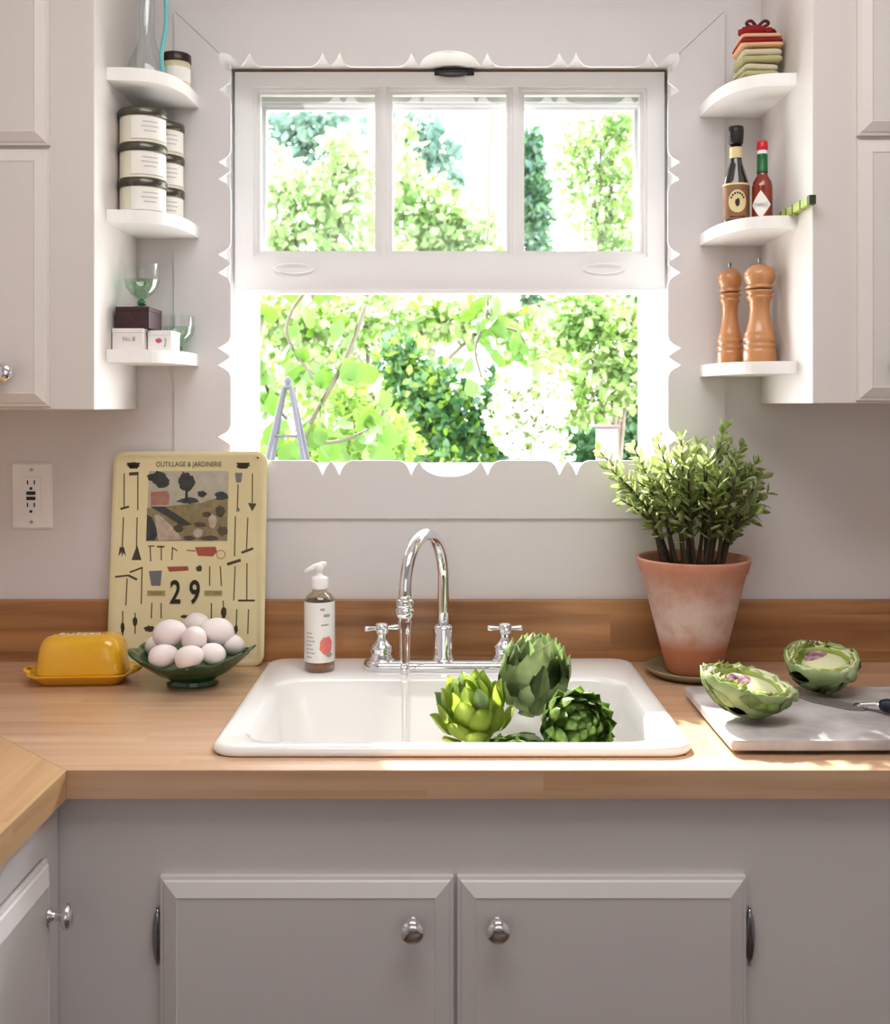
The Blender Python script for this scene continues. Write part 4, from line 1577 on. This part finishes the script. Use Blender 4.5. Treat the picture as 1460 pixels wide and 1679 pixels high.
zb = ZL[2]
carton('card_box', 'greyish white box under the dark brown box on the bottom left shelf', -.588, -.5345, -.162, -.062, zb, zb + .0385, whitebox,
       deco=lambda o, hx, hy, h: text('lettering', 'No 8', .011, mat('pale_grey_print', srgb(190, 182, 178), .6), o, Matrix.Translation((.003, -hy - .0012, h * .5)) @ STAND))


def flower_deco(o, hx, hy, h):
    bm = B()
    prism(bm, circ(.0055, .004, 12, -.001, h * .5, .2, 3), 'y', -hy - .0012, -hy - .0002)
    obj('flower_print', bm, pinkm, o)
    bm = B()
    prism(bm, [(.008, .006), (.011, .008), (.0125, .02), (.009, .024), (.010, .015)], 'y', -hy - .0012, -hy - .0002)
    obj('sprig_print', bm, mat('grey_green_sprig', srgb(176, 190, 180), .6), o)


carton('card_box', 'small white box with a pink flower beside the greyish box', -.5315, -.4895, -.139, -.075, zb, zb + .0365, mat('bright_card', srgb(246, 242, 240), .5), deco=flower_deco, lidz=.009)
carton('card_box', 'dark brown box carrying the green goblet on the bottom left shelf', -.5835, -.5245, -.157, -.07, zb + .0388, zb + .0388 + .0385, darkbox,
       deco=lambda o, hx, hy, h: obj('embossed_cross', prism(prism(B(), [(-.014, .006), (-.012, .006), (.012, .026), (.010, .026)], 'y', -hy - .001, -hy - .0001), [(.010, .006), (.012, .006), (-.012, .026), (-.014, .026)], 'y', -hy - .001, -hy - .0001), mat('faint_brown', srgb(84, 52, 52), .5), o))


def goblet(name, label, loc, r, h, m, stem_h, cat='glass'):
    o = thing(name, label, cat, loc)
    bm = lathe(B(), [(r * .62, 0), (r * .62, .0015), (r * .3, .005), (r * .16, .010), (r * .15, stem_h * .7), (r * .22, stem_h), (r * .6, stem_h + .008), (r * .9, stem_h + .02), (r, stem_h + .034)], 28, cap=False)
    obj('bowl', bm, m, o, sm=True)
    obj('rim', lathe(B(), [(r, stem_h + .034), (r * 1.0, h * .85), (r * .97, h)], 28, cap=False), clearg, o, sm=True)
    obj('stem_knop', lathe(B(), [(.002, stem_h * .2), (r * .26, stem_h * .45), (r * .26, stem_h * .75), (.002, stem_h)], 20), mat('green_knop', srgb(70, 140, 84), .1, trans=.5), o, sm=True)
    return o


goblet('green_goblet', 'pale green glass goblet standing on the dark brown box', (-.5495, -.112, zb + .0775), .031, .080, greeng, .018)
goblet('green_goblet', 'pale green sherbet glass at the wall end of the bottom left shelf', (-.503, -.033, zb), .030, .072, greeng, .016)

# ================================================================ SHELF THINGS, RIGHT
zr = ZR[0]


def folded(name, label, x0, x1, y0, y1, z0, h, m, layers, rot=0, m2=None):
    cx, cy = (x0 + x1) / 2, (y0 + y1) / 2
    o = thing(name, label, 'cloth', (cx, cy, z0), (0, 0, rot), 'folded cloths on the top right shelf')
    hx, hy = (x1 - x0) / 2, (y1 - y0) / 2
    rg = random.Random(int(z0 * 1000))
    t = h / layers
    for k in range(layers):
        bm = B()
        nx, ny = 10, 6
        # rounded slab with softly waved top
        prof = rrect(-hx + .001 * k, hx - .0012 * k, -hy, hy, .006, 4)
        rs = []
        for fz, ins in ((0.08, .003), (.3, .0005), (.5, 0), (.75, .0008), (.97, .0045)):
            rs.append([(x * (1 - ins / hx), y * (1 - ins / hy), t * (k + fz) + .0012 * math.sin(x * 90 + k)) for x, y in prof])
        loft(bm, rs, True, True)
        obj('fold', bm, (m2 if m2 and k % 2 else m), o, sm=True)
    return o


folded('folded_cloth', 'cream and olive folded cloth at the bottom of the stack', .526, .5915, -.160, -.085, zr + .0005, .034, clothg, 3, math.radians(4), clotho)
folded('folded_cloth', 'sage and olive folded cloth in the middle of the stack', .527, .599, -.162, -.085, zr + .036, .025, clotho, 2, math.radians(-2), clothg)
folded('folded_cloth', 'peach-edged red folded cloth near the top of the stack', .524, .600, -.165, -.085, zr + .0625, .025, clothp, 3, math.radians(-3), clothr)
o = thing('red_cloth', 'small crumpled dark red cloth bundle on top of the folded stack', 'cloth', (.560, -.128, zr + .0885))
bm = B()
sphere(bm, .02, (-.006, 0, .010), (1.35, .9, .55), 20, 12)
sphere(bm, .012, (.020, -.004, .008), (1.1, 1, .65), 16, 10)
rg = random.Random(4)
for v in bm.verts:
    v.co += Vector((rg.uniform(-1, 1), rg.uniform(-1, 1), rg.uniform(-1, 1))) * .0018
obj('bundle', bm, clothr, o, sm=True)
bm = B()
for sx_ in (-1, 1):
    tube(bm, sample_path([(0, -.004, .018), (sx_ * .012, -.008, .028), (sx_ * .02, -.006, .024), (sx_ * .010, -.004, .018), (0, -.004, .018)], 5), .0028, 8)
obj('knot', bm, mat('dark_red_ribbon', srgb(90, 20, 30), .6), o, sm=True)

zm = ZR[1]
b1 = thing('sauce_bottle', 'dark brown sauce bottle with black cap and round cream label', 'bottle', (.5285, -.108, zm), (0, 0, 0))
bm = lathe(B(), [(.021, 0), (.0232, .002), (.0235, .008), (.0235, .073), (.0225, .078), (.0125, .109), (.0105, .117), (.0105, .148)], 36)
obj('bottle_body', bm, dsauce, b1, auto=60)
obj('cap', lathe(B(), [(.0118, .147), (.0125, .149), (.0142, .170), (.0135, .1785), (.008, .180)], 28), black, b1, auto=40)
obj('neck_label', lathe(B(), [(.0115, .121), (.0112, .141)], 28, cap=False), crlabel, b1, sm=True)
obj('label', lathe(B(), [(.0241, .008), (.0241, .071)], 36, cap=False), mat('brown_label', srgb(122, 84, 60), .5, noise=(srgb(150, 104, 74), 60, .6)), b1, sm=True)
bm = B(); patch(bm, -.15, .040, circ(.0165, .0205, 24), .0248)
obj('oval_print', bm, crlabel, b1)
bm = B()
patch(bm, -.15, .037, circ(.0038, .0075, 10, 0, 0, .25, 5), .0253)
for k in range(7):
    a = PI * (.15 + .7 * k / 6)
    patch(bm, -.15, .040, [(x + .0125 * math.cos(a), y + .0150 * math.sin(a)) for x, y in ((-.0014, -.002), (.0014, -.002), (.0014, .002), (-.0014, .002))], .0253)
patch(bm, -.15, .0125, [(-.014, -.0012), (.014, -.0012), (.014, .0012), (-.014, .0012)], .0250)
obj('label_print', bm, ink, b1)
obj('label_band', lathe(B(), [(.0244, .070), (.0244, .0735)], 36, cap=False), crlabel, b1, sm=True)

b2 = thing('hot_sauce_bottle', 'slim red pepper sauce bottle with green neck and diamond label', 'bottle', (.5705, -.128, zm))
bm = lathe(B(), [(.0165, 0), (.0180, .002), (.0182, .006), (.0182, .065), (.0165, .074), (.0100, .085), (.0088, .092), (.0085, .128)], 32)
obj('bottle_body', bm, hots, b2, auto=60)
obj('neck_foil', lathe(B(), [(.0100, .090), (.0096, .093), (.0094, .124), (.0085, .1245)], 28), greenb, b2, auto=50)
obj('neck_ring', lathe(B(), [(.0088, .124), (.0090, .132)], 28, cap=False), wht, b2, sm=True)
obj('cap', lathe(B(), [(.0095, .131), (.0098, .132), (.0095, .146), (.0085, .1475)], 28), redm, b2, auto=40)
bm = B()
NN = 10
dd = .0255
Rl = .0190
for i in range(-NN, NN):
    u0, u1 = dd * .74 * i / NN, dd * .74 * (i + 1) / NN
    h0, h1 = dd * (1 - abs(i) / NN), dd * (1 - abs(i + 1) / NN)
    vs = []
    for u, h_ in ((u0, -h0), (u1, -h1), (u1, h1), (u0, h0)):
        a = -.42 + u / Rl
        vs.append((Rl * math.sin(a), -Rl * math.cos(a), .0315 + h_))
    vv = []
    for p in vs:
        if not any((Vector(p) - Vector(q)).length < 1e-6 for q in vv):
            vv.append(p)
    if len(vv) > 2:
        bm.faces.new([bm.verts.new(p) for p in vv])
obj('diamond_label', bm, wlabel, b2)
text('lettering', 'TABASCO', .0066, mat('grey_print', srgb(110, 110, 120), .5), b2, Matrix.Translation((-.0083, -.0178 - .0012, .031)) @ Matrix.Rotation(-.42, 4, 'Z') @ STAND, .0002, .8)

pk = thing('striped_packet', 'slim lime green packet with dark stripes jutting off the middle right shelf', 'packet', (.5965, -.24, zm))
bm = box(B(), -.005, .005, -.078, .085, .0002, .0145, .0008)
obj('sleeve', bm, limem, pk)
for yy in (-.068, -.03, .01, .045, .074):
    wv = .011 if yy == -.068 else .003
    obj('stripe', box(B(), -.0053, .0053, yy - wv, yy + .002, .0001, .0148), mat('dark_olive', srgb(54, 58, 24), .5), pk)


def mill(label, loc, r, h):
    o = thing('pepper_mill', label, 'pepper mill', loc, (0, 0, 0), 'pepper mills on the bottom right shelf')
    q = h / .18
    P_ = [(r * .97, 0), (r, .002), (r, .020), (r * .96, .024), (r * .90, .026), (r * 1.0, .030), (r * .98, .034), (r * .84, .036), (r * .98, .041), (r * 1.0, .044), (r * .9, .048), (r * .92, .052), (r * .80, .060), (r * .64, .078), (r * .58, .095), (r * .62, .112),
          (r * .78, .118), (r * .80, .121), (r * .66, .124), (r * .84, .128), (r * .84, .131), (r * .6, .134)]
    obj('body', lathe(B(), [(a, b * q) for a, b in P_], 36), millw, o, auto=75)
    Q_ = [(r * .6, .1345), (r * .82, .136), (r * .84, .139), (r * .70, .142), (r * .84, .147), (r * .93, .156), (r * .90, .165), (r * .72, .173), (r * .4, .178), (.002, .180)]
    obj('head', lathe(B(), [(a, b * q) for a, b in Q_], 36), millw, o, auto=75)
    obj('finial', lathe(B(), [(.0018, .178 * q), (.0018, .184 * q), (.0035, .188 * q), (.004, .190 * q), (.001, .191 * q)], 14), chrome_d, o, sm=True)
    return o


mill('turned beech pepper mill, the larger and nearer of the two', (.5665, -.125, ZR[2]), .0295, .178)
mill('turned beech pepper mill, the slimmer one behind on the left', (.5285, -.066, ZR[2]), .0235, .178)

# ================================================================ GARDEN OUTSIDE
gl1 = leafmat('leaf_lime', srgb(74, 112, 26), srgb(108, 138, 50), .6, 3, .5)
gl7 = leafmat('vine_leaf', srgb(44, 76, 8), srgb(80, 110, 30), .5, 3, .5)
gl2 = leafmat('leaf_mid', srgb(72, 104, 40), srgb(108, 134, 62), .5, 3, .5)
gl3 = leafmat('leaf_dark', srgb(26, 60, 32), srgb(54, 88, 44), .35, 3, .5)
gl4 = leafmat('leaf_bluegreen', srgb(62, 90, 82), srgb(98, 120, 104), .4, 3, .5)
gl5 = leafmat('blossom_white', srgb(196, 194, 182), srgb(216, 212, 204), .4, 3, .6)
gl6 = leafmat('leaf_pale', srgb(108, 134, 76), srgb(156, 170, 126), .6, 3, .5)
bark = mat('bark', srgb(62, 54, 44), .85, noise=(srgb(84, 74, 62), 20, .7), bump=(30, .8))
lawn = mat('pale_gravel', srgb(138, 136, 124), .9, noise=(srgb(160, 156, 146), 6, .7), bump=(80, .6))
g = struct(obj('garden_ground', box(B(), -14, 14, .6, 40, -.62, -.5), lawn))
GZ = -.5


def at(px, py, y):
    dep = y - CAM_Y
    return Vector(((px - 730) * dep / F, y, CAM_Z - (py - 665) * dep / F))


def tree(name, label, y, blobs, m, n, L_, W_, seed, trunk=None, cat='tree', tr=.06, m2=None, n2=0, extra=None):
    """blobs in reading coordinates (px,py,rpx,rpy), depth spread ry metres"""
    c0 = at(trunk if trunk else blobs[0][0], 700, y)
    o = thing(name, label, cat, (c0.x, y, GZ))
    dep = y - CAM_Y
    s = dep / F
    cs = []
    for bpx, bpy_, rx, rz, w_ in blobs:
        p = at(bpx, bpy_, y)
        cs.append((p.x, p.y, p.z, rx * s, max(rx, rz) * s * .8, rz * s, w_))
    scatter_leaves('foliage', m, cs, n, L_, W_, seed, o)
    if n2:
        scatter_leaves('foliage_dark', m2, cs, n2, L_, W_, seed + 50, o)
    rg = random.Random(seed)
    top = Vector(cs[0][:3])
    base = Vector((c0.x, y, GZ))
    mid = base.lerp(top, .5) + Vector((rg.uniform(-.1, .1), 0, 0))
    bm = B()
    tube(bm, [p - o.location for p in sample_path([base, mid, top], 6)], lambda t: tr * (1 - .75 * t), 10)
    obj('trunk', bm, bark, o, sm=True)
    for c in cs[1:7]:
        e = Vector(c[:3])
        b0 = base.lerp(top, rg.uniform(.45, .75))
        bm = B()
        tube(bm, [p - o.location for p in sample_path([b0, b0.lerp(e, .5) + Vector((0, 0, .04 * dep)), e], 5)], lambda t: tr * .45 * (1 - .8 * t), 8)
        obj('branch', bm, bark, o, sm=True)
    return o


tree('lime_tree', 'pale lime-green leafy tree beyond the left window panes', 9,
     [(520, 330, 70, 60, 2), (450, 300, 40, 60, 1), (590, 300, 45, 90, 1.4), (500, 420, 90, 50, 2), (610, 420, 60, 60, 1), (440, 400, 40, 60, 1), (560, 250, 40, 40, .6)], gl6, 2300, .11, .07, 21, 540, tr=.08)
tree('bluish_tree', 'hazy blue-green tree crown high behind the left panes', 15,
     [(520, 205, 85, 32, 2), (510, 250, 60, 40, 1.5), (690, 230, 45, 35, 1), (720, 270, 45, 60, 1.2), (440, 215, 30, 30, .5), (660, 190, 20, 25, .3)], gl4, 1500, .17, .11, 22, 600, tr=.12)
tree('yellow_green_tree', 'light yellow-green tree filling the middle window panes', 11,
     [(690, 340, 70, 50, 2), (750, 380, 70, 50, 1.5), (660, 260, 30, 70, .8), (790, 420, 60, 60, 1.3), (680, 430, 90, 60, 2)], gl6, 2000, .12, .08, 23, 700, tr=.09, m2=gl2, n2=500)
tree('cypress', 'dark narrow cypress between the middle and right panes', 13,
     [(872, 290, 22, 50, 2), (874, 340, 26, 55, 2), (872, 240, 13, 32, .7), (870, 400, 26, 60, 2), (872, 480, 26, 60, 1)], gl3, 2600, .12, .06, 24, 872, tr=.08, m2=gl4, n2=1200)
tree('birch', 'loose light tree with small leaves beyond the right panes', 7,
     [(985, 230, 50, 50, 1.2), (1015, 300, 35, 60, 1), (960, 330, 50, 60, 1), (1010, 390, 45, 60, 1.3), (940, 250, 35, 50, .6), (1020, 215, 25, 35, .6)], gl2, 1000, .07, .045, 25, 1000, tr=.05, m2=gl6, n2=1100)
tree('hedge_shrub', 'tall sunlit shrub at the right of the open window', 4.2,
     [(1000, 560, 60, 60, 1.3), (1030, 620, 40, 50, 1.0), (950, 520, 50, 50, 1), (930, 610, 40, 70, 1), (1050, 530, 40, 50, .7), (960, 670, 50, 30, .7)], gl2, 1500, .055, .036, 26, 1010, 'shrub', .035, gl6, 900)
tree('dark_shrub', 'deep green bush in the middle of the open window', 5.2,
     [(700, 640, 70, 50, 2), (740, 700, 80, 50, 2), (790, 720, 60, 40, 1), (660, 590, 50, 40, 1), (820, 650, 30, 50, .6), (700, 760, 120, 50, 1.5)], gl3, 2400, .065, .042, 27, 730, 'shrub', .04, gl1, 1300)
tree('blossom_shrub', 'white-flowering shrub right of the deep green bush', 3.9,
     [(850, 690, 50, 50, 2), (890, 740, 50, 40, 1), (840, 640, 30, 40, 1), (900, 660, 35, 50, 1)], gl5, 1500, .04, .032, 28, 865, 'shrub', .02, gl2, 500)
tree('backdrop_tree', 'bright leafy tree behind the open lower half of the window', 8,
     [(600, 520, 120, 50, 2), (760, 520, 90, 40, 1.5), (880, 560, 70, 50, 1), (450, 520, 70, 60, 1), (520, 620, 120, 70, 2), (640, 700, 100, 50, 1), (1000, 480, 90, 40, 1)], gl6, 2500, .10, .07, 29, 620, tr=.07, m2=gl1, n2=1500)
tree('fern_shrub', 'low light green shrub at the bottom left of the open window', 3.4,
     [(620, 720, 70, 40, 1.5), (520, 740, 70, 40, 1.5), (450, 760, 50, 50, 1), (570, 660, 40, 30, .6)], gl1, 650, .06, .04, 30, 560, 'shrub', .02, gl2, 350)

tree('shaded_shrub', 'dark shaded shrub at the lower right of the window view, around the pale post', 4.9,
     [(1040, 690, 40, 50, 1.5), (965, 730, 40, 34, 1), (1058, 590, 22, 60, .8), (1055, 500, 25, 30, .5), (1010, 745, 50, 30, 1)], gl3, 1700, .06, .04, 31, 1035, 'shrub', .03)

# vine close to the window at the left: big leaves, each its own part
vn = thing('climbing_vine', 'climbing vine with large lime-green leaves just outside the left of the window', 'vine', (at(500, 700, 1.3).x, 1.3, GZ))
vlm = [leaf_mesh('leaf', .085, .075, gl7, .15, 0, .12), leaf_mesh('leaf', .075, .062, gl7, .2, 0, .2), leaf_mesh('leaf', .09, .07, gl7, .1, 0, -.1)]
rng = random.Random(77)


def vine(points, nleaf, y, thing_, r=.006):
    pts = [at(a, b, y + dz) - thing_.location for a, b, dz in points]
    path = sample_path(pts, 8)
    st = obj('stem', tube(B(), path, r, 8), mat('vine_stem', srgb(50, 46, 26), .7), thing_, sm=True)
    for k in range(nleaf):
        i = rng.randrange(len(path) - 1)
        p = path[i] + Vector((rng.uniform(-.05, .05), rng.uniform(-.12, .12), rng.uniform(-.06, .06)))
        lo = bpy.data.objects.new('leaf', vlm[rng.randrange(3)])
        COL.objects.link(lo); lo.parent = st
        lo.matrix_local = Matrix.Translation(p) @ Euler((rng.uniform(-2.2, -.4), rng.uniform(-.7, .7), rng.uniform(-3.1, 3.1))).to_matrix().to_4x4() @ Matrix.Scale(rng.uniform(.65, 1.15), 4)


vine([(425, 1664, 0), (440, 1180, 0), (470, 900, 0), (500, 720, 0), (540, 640, 0), (575, 570, .05), (600, 500, .1)], 34, 1.3, vn, .008)
vine([(500, 720, 0), (450, 660, .1), (425, 590, 0), (430, 510, .1)], 28, 1.3, vn)
vine([(540, 640, 0), (500, 600, .2), (470, 540, .2), (500, 480, .2), (560, 440, .2)], 28, 1.35, vn)
vine([(500, 730, 0), (570, 720, .1), (620, 690, .2), (640, 640, .2)], 26, 1.35, vn)

hb = thing('arching_sapling', 'sapling whose leafy branch hangs into the middle of the open window view', 'sapling', (at(1190, 500, 2.2).x, 2.2, GZ))
vlm = [leaf_mesh('leaf', .095, .058, gl7, .15, 0, .12), leaf_mesh('leaf', .09, .052, gl7, .2, 0, .2), leaf_mesh('leaf', .085, .05, gl7, .1, 0, -.1)]
obj('trunk', tube(B(), [p - hb.location for p in sample_path([at(1190, 1385, 2.2), at(1195, 600, 2.2), at(1185, 200, 2.2), at(1060, 40, 2.2), at(900, 30, 2.2), at(815, 150, 2.2), at(800, 390, 2.2)], 8)], lambda t: .018 * (1 - .7 * t), 8), bark, hb, sm=True)
vine([(800, 380, 0), (800, 470, 0), (798, 520, 0), (780, 570, 0), (790, 620, 0)], 22, 2.2, hb)
vine([(798, 510, 0), (825, 535, 0), (850, 545, 0), (868, 575, 0)], 30, 2.2, hb)

# garden obelisk
ob = thing('garden_obelisk', 'grey wooden garden obelisk with a finial, seen through the left of the window', 'obelisk', (at(472, 700, .98).x, .98, GZ))
topp = at(472, 636, .98) - ob.location
gm = mat('weathered_grey_wood', srgb(44, 44, 50), .8)
for sx_, sy_ in ((-1, -1), (1, -1), (1, 1), (-1, 1)):
    bm = B()
    tube(bm, [(sx_ * .40, sy_ * .40, 0), (sx_ * .010, sy_ * .010, topp.z)], [.010, .0065], 8)
    obj('leg', bm, gm, ob)
for f in (.5, .72, .93):
    bm = B()
    q = .40 * (1 - f)
    for (ax, ay), (bx_, by_) in (((-q, -q), (q, -q)), ((q, -q), (q, q)), ((q, q), (-q, q)), ((-q, q), (-q, -q))):
        tube(bm, [(ax, ay, topp.z * f), (bx_, by_, topp.z * f)], .004, 6)
    obj('rung', bm, gm, ob)
bm = B(); lathe(bm, [(.008, 0), (.017, .004), (.017, .009), (.008, .014), (.012, .024), (.008, .034), (.001, .038)], 16, (0, 0, topp.z - .005))
obj('finial', bm, gm, ob, sm=True)

# post and pot at the right of the garden
gp = thing('garden_post', 'pale garden post with a brown side, low at the right of the window view', 'post', (at(995, 720, 3.4).x, 3.4, GZ), (0, 0, .5))
obj('post_shaft', box(B(), -.045, .045, -.035, .035, 0, at(995, 702, 3.4).z - GZ, .006), mat('pale_post', srgb(84, 80, 90), .6), gp)
obj('post_cap', box(B(), -.052, .052, -.042, .042, at(995, 702, 3.4).z - GZ, at(995, 697, 3.4).z - GZ, .004), mat('post_brown', srgb(52, 28, 24), .6), gp)
